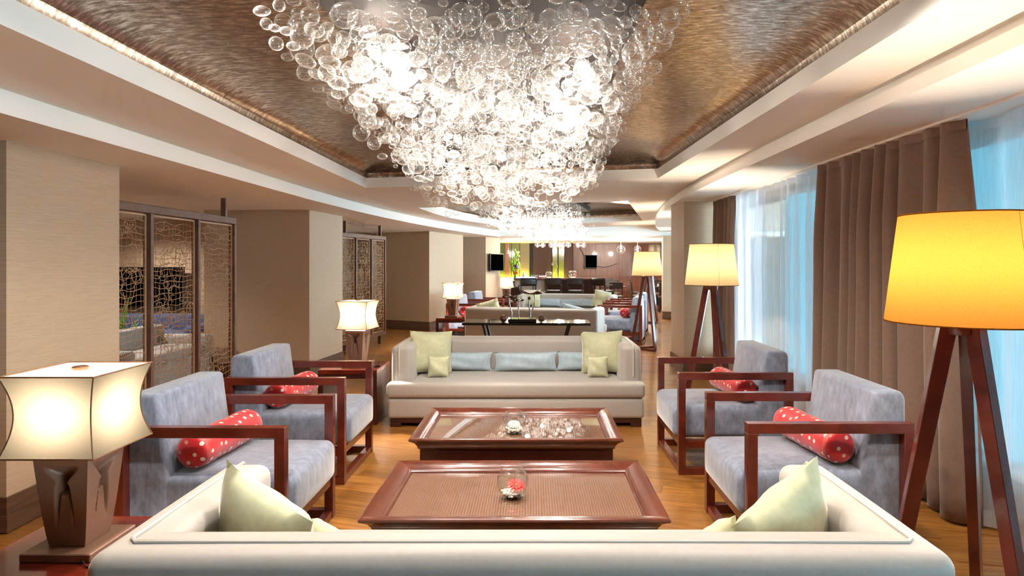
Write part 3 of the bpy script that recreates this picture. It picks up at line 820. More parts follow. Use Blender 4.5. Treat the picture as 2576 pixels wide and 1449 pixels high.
def lamp_proto():
    t = thing('table_lamp', '', 'table lamp')
    MB().box(-.118, .118, -.118, .118, 0, .028).build('plinth', 'lampbase', t, bevel=.003, seg=1)
    # tapered square body with a carved keyhole on every face
    zt, zb = .335, .028
    def half(v): return .060 + (.092 - .060) * (v ** .75)
    def dent(u, v):
        p = (u - .5) * 2; q = v
        k = (q - .74) / .18; wv = .2 + .55 * k
        tri = .05 * (1 - k) * max(0, min(1, (wv - abs(p)) / .16)) if 0 <= k <= 1 else 0
        ho = .062 * max(0, min(1, (.19 - abs(p)) / .05)) * max(0, min(1, (q - .585) / .03)) * max(0, min(1, (.76 - q) / .03))
        cr = .17 + .22 * max(0, (.68 - q)) / .45
        crease = .026 * math.exp(-((abs(p) - cr) / .07) ** 2) * max(0, min(1, (q - .2) / .35)) * max(0, min(1, (.72 - q) / .06))
        tong = .012 * max(0, min(1, (cr - abs(p)) / .10)) * max(0, min(1, (q - .2) / .4)) * max(0, min(1, (.64 - q) / .05))
        return max(tri, ho, crease, tong)
        hole = math.exp(-((p / .19) ** 4) - ((q - .69) / .09) ** 4)
        brow = .55 * math.exp(-((q - (.80 + .05 * abs(p))) / .055) ** 2) * max(0, 1 - (abs(p) / .78) ** 2)
        leg = .42 * math.exp(-((abs(p) - (.16 + .34 * max(0, .66 - q))) / .075) ** 2) * (1 / (1 + math.exp((q - .70) / .03))) * max(0, min(1, (q - .22) / .4))
        return .062 * hole + .042 * brow + .034 * leg
    mb = MB()
    for i in range(4):
        a = i * PI / 2; c, s_ = math.cos(a), math.sin(a)
        def fn(u, v):
            hh = half(v); x = (u * 2 - 1) * hh; e = min(u, 1 - u); k = min(1, e * 8)
            y = -hh + dent(u, v) * k; z = zb + (zt - zb) * v
            return (x * c - y * s_, x * s_ + y * c, z)
        mb.grid(fn, 64, 64)
    hh = half(1); mb.quad((-hh, -hh, zt), (hh, -hh, zt), (hh, hh, zt), (-hh, hh, zt))
    mb.build('lamp_body', 'lampbase', t, weld=True, angle=50)
    MB().tube([(0, 0, zt), (0, 0, .42)], .012, 10).build('neck', 'steel', t)
    # concave square shade
    z0, z1, ws = .352, .619, .1545
    def sh_half(v): return ws - .028 * math.sin(PI * v) ** .9
    m2 = MB()
    for i in range(4):
        a = i * PI / 2; c, s_ = math.cos(a), math.sin(a)
        def fn(u, v):
            hh = sh_half(v); x = (u * 2 - 1) * hh; y = -hh
            return (x * c - y * s_, x * s_ + y * c, z0 + (z1 - z0) * v)
        m2.grid(fn, 2, 16)
    shd = m2.build('lamp_shade', 'shade', t, weld=True, angle=50)
    tr = MB()
    for z in (z0, z1):
        for i in range(4):
            cs = [(-ws, -ws), (ws, -ws), (ws, ws), (-ws, ws)]; a, b = cs[i], cs[(i + 1) % 4]
            tr.tube([(a[0], a[1], z), (b[0], b[1], z)], .0028, 6)
    for sx in (-1, 1):
        for sy in (-1, 1):
            tr.tube([(sx * (sh_half(v / 16) + .001), sy * (sh_half(v / 16) + .001), z0 + (z1 - z0) * v / 16) for v in range(17)], .0022, 6)
    tr.build('shade_trim', 'trimcord', shd)
    MB().box(-ws + .003, ws - .003, -ws + .003, ws - .003, z1 - .004, z1 - .001).build('top_diffuser', 'shadetop', t, smooth=False)
    MB().lathe([(.024, 0), (.026, .004), (.026, .010), (.022, .013)], 20, (0, 0, z1 - .001)).build('finial', 'bronze', t)
    return t
tl0 = lamp_proto(); tlu = []
def table_lamp(x, y, deg, label, pw=1.0):
    t = copy_tree(tl0) if tlu else tl0; tlu.append(1)
    t.location = (x, y, .508); t.rotation_euler = (0, 0, R(deg)); t['label'] = label; t['group'] = 'square shaded table lamps'
    light('POINT', (0, 0, .49), P_TLAMP * pw, WARM, t, .035)
    cp = MB().tube([(.09, -.119, .012), (.13, -.15, .004), (.2, -.16, .003), (.245, -.13, .003)], .0025, 6).box(.235, .275, -.145, -.115, .001, .014)
    cp.build('power_cord', 'cord', t)
table_lamp(-1.578, 2.15, 0, 'large lit table lamp with concave white shade at the picture edge')
table_lamp(-1.70, 6.0, -8, 'lit table lamp standing between the armchair and the sofa facing the camera', 1.2)
table_lamp(-1.445, 11.2, -14, 'lit table lamp in front of the pillar beyond the console', 1.3)
table_lamp(-.66, 15.62, -14, 'small far table lamp near the wall television', 1.3)

# ------------------------------------------------------------------ floor lamps
def floor_lamp(x, y, label, rz=0, pw=1.0, smat='shadecr'):
    t = thing('floor_lamp', label, 'floor lamp', (x, y, 0), R(rz), 'tripod floor lamps')
    zb, zt, rb, rt = 1.272, 1.682, .262, .214
    feet = []
    for k in range(3):
        a = R(90 + 120 * k) + R(180); f = Vector((.27 * math.cos(a), .27 * math.sin(a), .03)); feet.append(f)
        tp = Vector((.050 * math.cos(a), .050 * math.sin(a), 1.262))
        MB().bar(f, tp, .036, .05, up=(math.cos(a), math.sin(a), 0), w1=.042, d1=.058).build('leg', 'mahog', t, bevel=.002, seg=1)
    for k in range(3):
        MB().bar(feet[k] * 1 - Vector((0, 0, .015)), feet[(k + 1) % 3] - Vector((0, 0, .015)), .03, .03).build('floor_bar', 'mahog', t, smooth=False)
    MB().lathe([(.055, 1.225), (.060, 1.235), (.060, 1.262), (.03, 1.268)], 20).build('hub', 'mahog', t)
    MB().tube([(0, 0, 1.262), (0, 0, 1.40)], .012, 8).build('socket_stem', 'steel', t)
    n = 48
    sd = MB()
    prof = [(rb + (rt - rb) * i / 10, zb + (zt - zb) * i / 10) for i in range(11)]
    sd.lathe(prof, n, caps=False); o = sd.build('lamp_shade', smat, t, angle=80)
    for r_, z in ((rb, zb), (rt, zt)): MB().tube([(r_ * math.cos(2 * PI * k / n), r_ * math.sin(2 * PI * k / n), z) for k in range(n)], .003, 6, True).build('shade_rim', smat, o)
    MB().tube([(0, -rb + .003, zb), (0, -rt + .003, zt)], .001, 4).build('shade_seam', 'trimcord', o)
    sp = MB()
    for k in range(3):
        a = 2 * PI * k / 3; sp.tube([(0, 0, 1.30), (rb * .985 * math.cos(a), rb * .985 * math.sin(a), zb + .006)], .0025, 5)
    sp.build('shade_spider', 'steel', t)
    MB().sphere((0, 0, 1.45), .03, 12, 8).build('light_bulb', 'bulb', t)
    light('POINT', (0, 0, 1.47), P_FLAMP * pw, (1.0, .85, .66), t, .04)
    return t
floor_lamp(1.64, 2.35, 'tall tripod floor lamp with a large glowing orange shade nearest the camera', 14, .95, 'shadeor')
floor_lamp(1.80, 6.2, 'tripod floor lamp with yellow shade in front of the beige pillar and drape', 0)
floor_lamp(1.97, 10.62, 'tripod floor lamp with dark legs beside the far armchair', 20)
floor_lamp(2.90, 15.2, 'farthest tripod floor lamp half hidden behind another lampshade', 10)

# ------------------------------------------------------------------ console with sculpture
ct = thing('console_table', 'long black lacquered console table behind the sofa', 'console table', (-.075, 8.0, 0), R(-2))
MB().box(-.81, .81, -.25, .25, .705, .737).build('table_top', 'black', ct, bevel=.002, seg=1)
for sx in (-1, 1):
    for sy in (-1, 1):
        pts = [(sx * (.55 - .12 * math.sin(k / 8 * PI * .5) + .25 * max(0, k / 8 - .55)), sy * .18, .705 * (1 - k / 8)) for k in range(9)]
        MB().tube(pts, .018, 8).build('curved_leg', 'dark', ct)
MB().box(-.42, .42, -.02, .02, .33, .35).build('stretcher', 'dark', ct, smooth=False)
sp = thing('lotus_sculpture', 'metal lotus leaf sculpture on a black slab on the console table', 'sculpture', (-.135, 7.95, .737))
MB().box(-.18, .18, -.13, .13, .004, .042).build('slab', 'black', sp, bevel=.002, seg=1)
def stem(pts, r=.007): MB().tube(pts, r, 8).build('stem', 'steel', sp)
stem([(-.14, 0, .04), (-.135, 0, .12), (-.165, 0, .22), (-.175, 0, .315)])
stem([(-.045, 0, .04), (-.05, 0, .16), (-.04, 0, .27)])
stem([(.105, 0, .04), (.10, 0, .12), (.085, 0, .22), (.09, 0, .29)])
stem([(.115, .02, .04), (.125, .02, .13), (.155, .02, .22), (.165, .02, .30), (.15, .02, .36)])
def dish(c, r, mat, seed):
    rg = random.Random(seed); ph = rg.uniform(0, 6)
    mb = MB()
    def fn(u, v):
        a = 2 * PI * u; q = r * v * (1 + .08 * math.sin(3 * a + ph)); return (c[0] + q * math.cos(a), c[1] + q * math.sin(a), c[2] + .10 * r * v * v * 2 + .012 * v * math.sin(5 * a + ph))
    o = mb.grid(fn, 30, 5).build('leaf_dish', mat, sp, weld=True, angle=180)
    md = o.modifiers.new('thickness', 'SOLIDIFY'); md.thickness = .006
dish((-.175, 0, .31), .09, 'bronze', 1); dish((-.04, 0, .27), .065, 'steel', 2); dish((.15, .02, .355), .145, 'bronze', 3)
MB().sphere((.09, 0, .30), .02, 12, 8, (1, 1, 1.2)).build('seed_pod', 'bronze', sp)
for x, lb in ((-.375, 'bronze ball on the console on the lamp side of the sculpture'), (.115, 'bronze ball on the console on the window side of the sculpture')):
    o = MB().sphere((0, 0, .046), .046, 24, 14).build('decor_ball', 'bronze'); o.location = (x, 7.88, .737); tag(o, lb, 'ball', 'bronze balls on the console')

# ------------------------------------------------------------------ lattice screens
def screen(a, b, label, npan, seed):
    a, b = Vector((a[0], a[1], 0)), Vector((b[0], b[1], 0)); d = (b - a).normalized(); L = (b - a).length
    t = thing('lattice_screen', label, 'screen', tuple(a), math.atan2(d.y, d.x), 'lattice screens between the pillars')
    z0, z1 = .15, 1.985; dp = .07
    MB().box(0, L, -dp / 2, dp / 2, z1 - .07, z1).build('top_rail', 'lattframe', t, bevel=.004, seg=1)
    MB().box(0, L, -dp / 2, dp / 2, z0, z0 + .06).build('bottom_rail', 'lattframe', t, bevel=.004, seg=1)
    pw = L / npan; rg = random.Random(seed)
    for i in range(npan + 1):
        x = i * pw; x0 = max(0, x - .02); x1 = min(L, x + .02)
        if i == 0: x0, x1 = 0, .04
        if i == npan: x0, x1 = L - .04, L
        MB().box(x0, x1, -dp / 2, dp / 2, z0 + .06, z1 - .07).build('upright', 'lattframe', t, bevel=.003, seg=1)
    for x in (.25, L - .2):
        MB().box(x - .02, x + .02, -.025, .025, z1, ZL - .001).build('hanger', 'lattframe', t, smooth=False)
        MB().box(x - .03, x + .03, -.03, .03, 0, z0).build('foot', 'lattframe', t, smooth=False)
    for i in range(npan):
        x0, x1 = i * pw + .045, (i + 1) * pw - .045; zz0, zz1 = z0 + .075, z1 - .085
        fr = MB()
        for p, q in (((x0, zz0), (x1, zz0)), ((x0, zz1), (x1, zz1)), ((x0, zz0), (x0, zz1)), ((x1, zz0), (x1, zz1))):
            fr.bar((p[0], 0, p[1]), (q[0], 0, q[1]), .014, .014, up=(0, 1, 0))
        fr.build('panel_frame', 'wire', t, smooth=False)
        mb = MB(); n = int((zz1 - zz0) / .052)
        for k in range(1, n):
            z = zz0 + (zz1 - zz0) * k / n; p = rg.uniform(0, 6)
            mb.tube([(x0 + (x1 - x0) * u / 12, rg.uniform(-.004, .004), z + .009 * math.sin(p + u * 1.1) + rg.uniform(-.004, .004)) for u in range(13)], .0029, 4)
        m = int((x1 - x0) / .055)
        for k in range(1, m):
            x = x0 + (x1 - x0) * k / m
            mb.tube([(x + .006 * math.sin(v * .9 + k * 2), 0, zz0 + (zz1 - zz0) * v / 14) for v in range(15)], .0017, 4)
        for k in range(78):
            r_ = rg.uniform(.035, .085); cx = rg.uniform(x0 + r_ * .6, x1 - r_ * .6); cz = rg.uniform(zz0 + r_, zz1 - r_); a0 = rg.uniform(0, 6); sp_ = rg.uniform(3.2, 6.4)
            e = rg.uniform(.75, 1.3)
            pts = [(min(x1, max(x0, cx + r_ * math.cos(a0 + sp_ * q / 14))), rg.choice((-.005, .005)), cz + r_ * e * math.sin(a0 + sp_ * q / 14)) for q in range(15)]
            mb.tube(pts, .0029, 4)
        o = mb.build('wire_lattice', 'wire', t, angle=180); o['kind'] = 'stuff'
    return t
M['lattframe'] = wood('screen_wood', '#5a3b2d', '#765444', (2, 2, 2), .55, .0, 4)
M['wire'] = plain('lattice_wire', '#b8926e', .6)
screen((-3.27, 4.5), (-3.27, 6.73), 'wooden lattice screen with tangled wire panels between the two nearest pillars', 3, 1)
screen((-3.12, 9.85), (-2.79, 11.6), 'farther lattice screen with wire panels behind the lit table lamp', 3, 2)

# ------------------------------------------------------------------ side room seen through the screen
def tv(loc, w_, h_, rz, label):
    t = thing('wall_tv', label, 'television', loc, rz)
    MB().box(-w_ / 2, w_ / 2, -.02, .03, -h_ / 2, h_ / 2).build('tv_bezel', 'dark', t, bevel=.004, seg=1)
    MB().box(-w_ / 2 + .02, w_ / 2 - .02, -.023, -.019, -h_ / 2 + .025, h_ / 2 - .02).build('tv_screen', 'screenblk', t, smooth=False)
    MB().box(-.05, .05, .03, .14, -.06, .06).build('wall_mount', 'dark', t, smooth=False)
    return t
tv((-5.85, 9.455, 1.12), 1.0, .62, 0, 'black television seen through the wire lattice screen')
def simple_sofa(loc, rz, mat, label):
    t = thing('lounge_sofa', label, 'sofa', loc, rz)
    shift(rbox(1.7, .8, .3, .04, 3), (0, 0, .22)).build('seat_base', mat, t, weld=True, angle=60)
    shift(rbox(1.4, .6, .12, .05, 3), (0, -.06, .43)).build('seat_cushion', mat, t, weld=True, angle=60)
    shift(rbox(1.7, .18, .6, .05, 3), (0, .31, .42)).build('backrest', mat, t, weld=True, angle=60)
    for s in (-1, 1): shift(rbox(.17, .8, .5, .05, 3), (s * .77, 0, .35)).build('arm', mat, t, weld=True, angle=60)
    f = MB()
    for sx in (-.75, .75):
        for sy in (-.33, .33): f.box(sx - .03, sx + .03, sy - .03, sy + .03, 0, .075)
    f.build('feet', 'tabdark', t, smooth=False)
M['bluevel'] = fabric('blue_velvet', '#4f5f86', (1, 1, 1), 20, .2)
simple_sofa((-5.6, 9.05, 0), 0, 'bluevel', 'blue sofa seen through the wire lattice below the television')
simple_sofa((-4.45, 7.0, 0), R(90), 'sofa', 'pale grey sofa back pressed near the lattice screen')
pp = thing('potted_plant', 'dark green leafy plant seen through the lattice screen', 'plant', (-5.5, 8.1, 0))
MB().lathe([(.12, 0), (.17, .05), (.19, .35), (.17, .36), (.16, .30)], 20).build('pot', 'bronze', pp)
rg = random.Random(9); lf = MB()
for k in range(70):
    a = rg.uniform(0, 6.28); el = rg.uniform(.3, 1.35); L = rg.uniform(.35, .85); c, s_ = math.cos(a), math.sin(a)
    p0 = Vector((.04 * c, .04 * s_, .34)); pts = []
    for q in (0, .35, .7, 1):
        pts.append(p0 + Vector((c * math.cos(el) * L * q * .7, s_ * math.cos(el) * L * q * .7, math.sin(el) * L * q * 1.15 - .22 * L * q * q)))
    side = Vector((-s_, c, 0)); vs = []
    for p, wd in zip(pts, (.008, .03, .028, .002)): vs += [p - side * wd, p + side * wd]
    lf.add(vs, [(0, 2, 3, 1), (2, 4, 5, 3), (4, 6, 7, 5)])
o = lf.build('foliage', 'leafgreen', pp, angle=180); o['kind'] = 'stuff'

def downlight(x, y, z, pw, label):  # fill fixture, added where the camera does not see it
    t = thing('added_fill_downlight', label, 'ceiling light', (x, y, z), 0, 'added fill downlights out of view')
    MB().lathe([(.05, -.004), (.06, -.004), (.06, .0)], 20).build('trim_ring', 'white', t)
    MB().lathe([(.001, -.002), (.05, -.002)], 20, caps=False).build('lit_lens', 'bulb', t)
    light('SPOT', (0, 0, -.02), pw, HALO, t, .05, R(150))
downlight(-5.6, 6.4, ZL, 70, 'added unseen fill downlight in the side room ceiling by the grey sofa')  # this pair is added behind the pillar to brighten the side room
downlight(-5.6, 8.6, ZL, 50, 'added unseen fill downlight in the side room ceiling by the television')

for x, y, lb in ((-1.15, 2.2, 'lamp'), (-.35, 2.35, 'table'), (.30, 2.35, 'sofa'), (1.0, 2.2, 'window')):  # added above the frame to light the tables and seating
    downlight(x, y, z2(x) + .235 , 68, 'added out-of-view fill downlight above the front sofa on the %s side' % lb)
# ------------------------------------------------------------------ chandeliers
def bub_mesh(name, sub, kind, seed):
    bm = bmesh.new(); bmesh.ops.create_icosphere(bm, subdivisions=sub, radius=1.0)
    rg = random.Random(seed); a, b, c = rg.uniform(0, 6), rg.uniform(0, 6), rg.uniform(0, 6)
    for v in bm.verts:
        k = 1 + .03 * math.sin(2.5 * v.co.x + a) * math.cos(2 * v.co.y + b) + .02 * math.sin(4 * v.co.z + c)
        v.co *= k
        if kind == 'disc': v.co.z *= .62
    me = bpy.data.meshes.new(name); bm.to_mesh(me); bm.free(); me.materials.append(M['bubble'])
    me.polygons.foreach_set('use_smooth', [True] * len(me.polygons)); return me
BUB = [bub_mesh('bubble', 3, 'ball', 1), bub_mesh('bubble', 3, 'disc', 2), bub_mesh('bubble', 3, 'ball', 3), bub_mesh('bubble', 3, 'disc', 4)]
def ico(sub):
    bm = bmesh.new(); bmesh.ops.create_icosphere(bm, subdivisions=sub, radius=1.0)
    v = [tuple(q.co) for q in bm.verts]; f = [tuple(x.index for x in q.verts) for q in bm.faces]; bm.free(); return v, f
IC2 = ico(2)
def chandelier(loc, rz, label, hx, y0, y1, zbot, ztop, n, nparts, seed, canopy, rmin, rmax, npw, spots, glows, eye):
    t = thing('bubble_chandelier', label, 'chandelier', loc, rz, 'hanging glass bubble chandeliers')
    rg = random.Random(seed); pts = []; cell = {}
    tries = 0
    while len(pts) < n and tries < n * 60:
        tries += 1
        u = rg.uniform(-1, 1); v = rg.random() ** 1.15
        u = math.copysign(abs(u) ** 1.15, u)
        x = u * hx; y = y0 + (y1 - y0) * v; zb = zbot(u, v)
        z = zb + (ztop - zb) * rg.random()
        r = rmin + (rmax - rmin) * rg.random() ** 1.7
        if v > .55: r *= .8
        ok = True; key = (int(x / .15), int(y / .15), int(z / .15))
        for i in (-1, 0, 1):
            for j in (-1, 0, 1):
                for k in (-1, 0, 1):
                    for q in cell.get((key[0] + i, key[1] + j, key[2] + k), ()):
                        if (q[0] - x) ** 2 + (q[1] - y) ** 2 + (q[2] - z) ** 2 < ((q[3] + r) * .82) ** 2: ok = False; break
        if not ok: continue
        p = (x, y, z, r, rg.random()); pts.append(p); cell.setdefault(key, []).append(p)
    e = Vector(eye)
    pts.sort(key=lambda p: -p[3] / max(.3, (Vector(p[:3]) - e).length))
    for p in pts[:nparts]:
        o = link('bubble', BUB[int(p[4] * 3.99)], t, p[:3])
        o.scale = (p[3], p[3], p[3]); o.rotation_euler = (rg.uniform(-.4, .4), rg.uniform(-.4, .4), rg.uniform(0, 6))
    mb = MB()
    for p in pts[nparts:]:
        fl_ = .62 if p[4] < .45 else 1.0
        mb.add([(p[0] + a * p[3], p[1] + b * p[3], p[2] + c * p[3] * fl_) for a, b, c in IC2[0]], IC2[1])
    o = link('small_bubbles', None, t) if False else None
    me = bpy.data.meshes.new('small_bubbles'); me.from_pydata(mb.v, [], mb.f); me.materials.append(M['bubble'])
    me.polygons.foreach_set('use_smooth', [True] * len(me.polygons)); o = link('small_bubbles', me, t); o['kind'] = 'stuff'
    wv = []; wf = []
    for p in pts[::5]:
        k = len(wv); zt = canopy[4]
        for zz in (p[2] + p[3] * .6, zt):
            for a in range(3): wv.append((p[0] + .0004 * math.cos(a * 2.1), p[1] + .0004 * math.sin(a * 2.1), zz))
        for a in range(3): wf.append((k + a, k + (a + 1) % 3, k + 3 + (a + 1) % 3, k + 3 + a))
    me = bpy.data.meshes.new('suspension_wires'); me.from_pydata(wv, [], wf); me.materials.append(M['wiregrey']); o = link('suspension_wires', me, t); o['kind'] = 'stuff'
    MB().box(canopy[0], canopy[1], canopy[2], canopy[3], canopy[4], canopy[5]).build('canopy', 'canopy', t, bevel=.004, seg=1)
    for x, y in spots:
        MB().lathe([(.035, -.03), (.045, -.028), (.045, .0)], 16, (x, y, canopy[4])).build('spot_can', 'steel', t)
        MB().lathe([(.001, -.034), (.028, -.034), (.030, -.030)], 14, (x, y, canopy[4])).build('spot_bulb', 'bulb', t)
        light('SPOT', (x, y, canopy[4] - .045), P_SPOT * npw, HALO, t, .04, R(155))
    for x, y, z in glows:
        MB().sphere((x, y, z), .016, 10, 6).build('halogen_bulb', 'bulb', t)
        light('POINT', (x, y, z), P_GLOW * npw, HALO, t, .03)
    return t
chandelier((-.225, 0, 0), 0, 'huge cascade of clear glass bubbles hanging over the coffee tables', .83, 2.25, 5.75,
           lambda u, v: 2.24 - .36 * v ** 1.1 + .16 * abs(u) ** 2.2 + .15 * max(0, u) ** 2, 2.52, 1900, 300, 7,
           (-.64, .68, 2.0, 6.0, 2.545, 2.62), .020, .060, 1.2,
           [(-.4, 2.9), (.4, 3.3), (-.4, 4.5), (.4, 5.2)],
           [(-.45, 2.7, 2.40), (.45, 2.9, 2.40), (0, 3.3, 2.38), (-.5, 3.8, 2.34), (.5, 4.1, 2.34), (0, 4.5, 2.26), (-.4, 5.1, 2.2), (.35, 5.4, 2.2)], (.225, 0, 1.5))
chandelier((.15, 11.3, 0), R(-13), 'second glass bubble chandelier glowing beyond the first', .80, -1.5, 1.7,
           lambda u, v: 2.06 - .24 * v + .14 * abs(u) ** 2.2, 2.50, 760, 60, 17,
           (-.7, .7, -1.4, 1.6, 2.545, 2.64), .024, .05, 1.2,
           [(-.35, -.9), (.35, -.3), (-.35, .4), (.35, 1.0)], [(-.4, -.8, 2.25), (.4, -.6, 2.25), (0, .1, 2.2), (-.4, .9, 2.1), (.4, 1.1, 2.1)], (0, -11, 1.5))

# ------------------------------------------------------------------ bar end
bwall = MB().box(1.48, 9, 23.0, 23.15, 0, 2.2); bw = struct('wall_back', bwall, 'barpanel', smooth=False)
for i in range(6):
    x = 1.5 + i * .86; MB().box(x, x + .85, 22.975, 23.0, .1, 2.2).build('panel', 'barpanel', bw, bevel=.004, seg=1)
struct('wall_bar', MB().box(-9, 1.48, 22.4, 22.55, 0, 2.2), 'barblack', smooth=False)
def barpanel(x0, x1, mat, name, label, cat='panel', z0=.9, z1=2.2, y=22.36, grp=None):
    o = MB().box(x0, x1, y, y + .035, z0, z1).build(name, mat, smooth=False); return tag(o, label, cat, grp)
M['olive'] = plain('olive_glass', '#5d5f2c', .15, coat=.4); M['oliveb'] = plain('olive_wall', '#6a5a34', .4); M['rust'] = plain('rust_column', '#8a4a34', .4)
M['brownp'] = plain('brown_bar_panel', '#3a2318', .5, Specular_IOR_Level=.2)
barpanel(-1.25, -.78, 'olive', 'glass_panel', 'olive glass panel beside the rust column at the bar')
barpanel(-.99, -.86, 'rust', 'wall_column', 'narrow rust brown column behind the flower vase', 'column', 0, 2.2, 22.25)
barpanel(-.76, -.48, 'olive', 'glass_panel', 'olive glass panel directly behind the flower vase')
barpanel(-.46, -.12, 'oliveb', 'wall_panel', 'brown olive wall panel behind the bar glasses')
barpanel(.02, .68, 'brownp', 'wall_panel', 'dark brown wall panel behind the first fish bowl')
barpanel(.72, .90, 'olive', 'glass_panel', 'narrow lime glass panel behind the bar, nearer the flower vase', 'panel')
barpanel(.94, 1.14, 'olive', 'glass_panel', 'narrow lime glass panel behind the bar, nearer the second television', 'panel')
barpanel(1.16, 1.45, 'brownp', 'wall_panel', 'brown wall panel beside the narrow lime glass panels')
for x0, x1, lb in ((-1.2, -.5, 'glowing lime light strip behind the flower vase'), (-.46, -.12, 'glowing lime light strip behind the bar glasses'), (.72, 1.14, 'glowing lime light strip below the narrow glass panels')):
    o = MB().box(x0, x1, 22.2, 22.24, .84, .9).build('light_strip', 'limeglow'); tag(o, lb, 'light strip', 'lime light strips behind the bar')
    light('AREA', ((x0 + x1) / 2, 22.22, .93), 5, (.95, .95, .2), None, size=(x1 - x0, .05), rot=(R(180 - 25), 0, 0))
bk = thing('back_counter', 'low counter running along the wall behind the bar', 'counter', (-.1, 22.1, 0))
MB().box(-1.6, 1.6, -.22, .22, .8, .84).build('counter_top', 'barblack', bk, smooth=False)
MB().box(-1.55, 1.55, -.18, .18, 0, .8).build('counter_body', 'brownp', bk, smooth=False)
br = thing('bar_counter', 'dark wooden bar counter with a white end panel', 'bar', (.68, 18.35, 0), R(-4))
MB().box(-1.25, 1.25, -.3, .3, .985, 1.035).build('bar_top', 'mahog', br, bevel=.004, seg=1)
MB().box(-.3, 1.2, .0, .2, 0, .985).build('bar_front', 'brownp', br, smooth=False)
M['barwhite'] = plain('white_bar_panel', '#d8cfc4', .5)
MB().box(-1.22, -.32, .1, .2, 0, .985).build('end_panel', 'barwhite', br, smooth=False)
MB().box(-1.2, -.62, .02, .28, 1.036, 1.06).build('lit_counter', 'blueglow', br, smooth=False)
wc = thing('service_counter', 'white service counter behind the small far lamp', 'counter', (-1.05, 19.2, 0))
MB().box(-.45, .40, -.2, .2, 0, .93).build('counter_body', 'barwhite', wc, smooth=False)
MB().box(-.47, .42, -.22, .22, .93, .97).build('counter_top', 'barwhite', wc, smooth=False)
def stool_proto():
    t = thing('bar_stool', '', 'bar stool')
    for sx in (-1, 1):
        MB().bar((sx * .22, .20, 0), (sx * .19, .18, .66), .035).build('leg', 'darkwood', t, smooth=False)
        MB().bar((sx * .24, -.24, 0), (sx * .20, -.20, .66), .035).build('leg', 'darkwood', t, smooth=False)
        MB().bar((sx * .20, -.20, .66), (sx * .225, -.26, 1.04), .035).build('back_post', 'darkwood', t, smooth=False)
        MB().bar((sx * .21, -.22, .84), (sx * .21, .16, .86), .03).build('armrest', 'darkwood', t, smooth=False)
        MB().bar((sx * .2, .16, .66), (sx * .21, .15, .86), .028).build('arm_post', 'darkwood', t, smooth=False)
    shift(rbox(.44, .44, .07, .02, 2), (0, 0, .68)).build('seat', 'darkwood', t, weld=True)
    MB().grid(lambda u, v: ((u - .5) * .47, -.235 - .035 * math.sin(PI * u) - .03 * v, .84 + .22 * v), 10, 3).build('backrest', 'darkwood', t, angle=180).modifiers.new('thickness', 'SOLIDIFY').thickness = .03
    MB().bar((-.23, -.225, .25), (.23, -.225, .25), .025).build('foot_rail', 'steel', t, smooth=False)
    return t
st0 = stool_proto()
for i, (x, y, rz, lb) in enumerate(((-.16, 17.45, 10, 'dark bar stool nearest the flower vase at the bar end'), (.60, 17.5, -6, 'dark bar stool below the first fish bowl'), (1.22, 17.5, -8, 'dark bar stool below the second fish bowl'), (2.0, 17.5, -40, 'dark bar stool turned aside at the table end of the bar'))):
    t = st0 if i == 0 else copy_tree(st0)
    t.location = (x, y, 0); t.rotation_euler = (0, 0, R(rz)); t['label'] = lb; t['group'] = 'dark stools along the bar'
tb = 1.035
bowl((.48, 18.25, tb), .11, 'glass fish bowl with pale sand standing on the bar', grp='fish bowls on the bar')
bowl((1.18, 18.2, tb), .13, 'glass fish bowl with red and green ornaments on the bar', grp='fish bowls on the bar')
pebbles((.48, 18.25, tb + .004), .06, 90, 5, 'pale sand in the smaller bar fish bowl'); pebbles((1.18, 18.2, tb + .004), .07, 110, 6, 'pale sand in the larger bar fish bowl')
o = MB().sphere((0, 0, .03), .03, 10, 6).build('ornament', 'petalred'); o.location = (1.23, 18.18, tb + .05); tag(o, 'red ornament in the bar fish bowl', 'ornament')
o = MB().sphere((0, 0, .03), .03, 10, 6).build('ornament', 'leafgreen'); o.location = (1.14, 18.18, tb + .05); tag(o, 'green ornament in the bar fish bowl', 'ornament')
for k in range(7):
    o = MB().lathe([(.022, 0), (.026, .004), (.030, .09), (.028, .09), (.024, .008)], 12, caps=False).build('drinking_glass', 'glass'); o.location = (-.02 + k * .058, 18.45 + (k % 2) * .05, tb)
    tag(o, '%s small clear glass in the bar row, counting away from the carafe' % ['first', 'second', 'third', 'fourth', 'fifth', 'sixth', 'seventh'][k], 'glass', 'row of glasses on the bar')
o = MB().lathe([(.06, 0), (.065, .02), (.03, .11), (.016, .15), (.02, .16)], 16).build('carafe', 'barwhite'); o.location = (-.25, 18.5, 1.061 if False else tb + .026); tag(o, 'pale carafe with a narrow neck on the blue lit counter', 'carafe')
tr_ = thing('serving_tray', 'wooden tray with pale napkins on the bar', 'tray', (.28, 18.25, tb))
MB().box(-.12, .12, -.08, .08, 0, .02).build('tray_base', 'mahog', tr_, smooth=False); MB().box(-.1, .1, -.06, .06, .02, .06).build('napkins', 'candle', tr_, bevel=.008)
dl = thing('desk_lamp', 'small chrome reading lamp bending over the back counter', 'lamp', (.83, 21.98, .84))
MB().lathe([(.05, 0), (.05, .012), (.01, .018)], 16).build('lamp_foot', 'steel', dl)
MB().tube([(0, 0, .015), (.02, 0, .3), (.06, 0, .52), (-.02, 0, .66), (-.10, 0, .66)], .008, 8).build('gooseneck', 'steel', dl)
MB().lathe([(.07, -.13), (.05, -.05), (.02, 0)], 16, (-.11, 0, .68), caps=False).build('lamp_head', 'steel', dl)

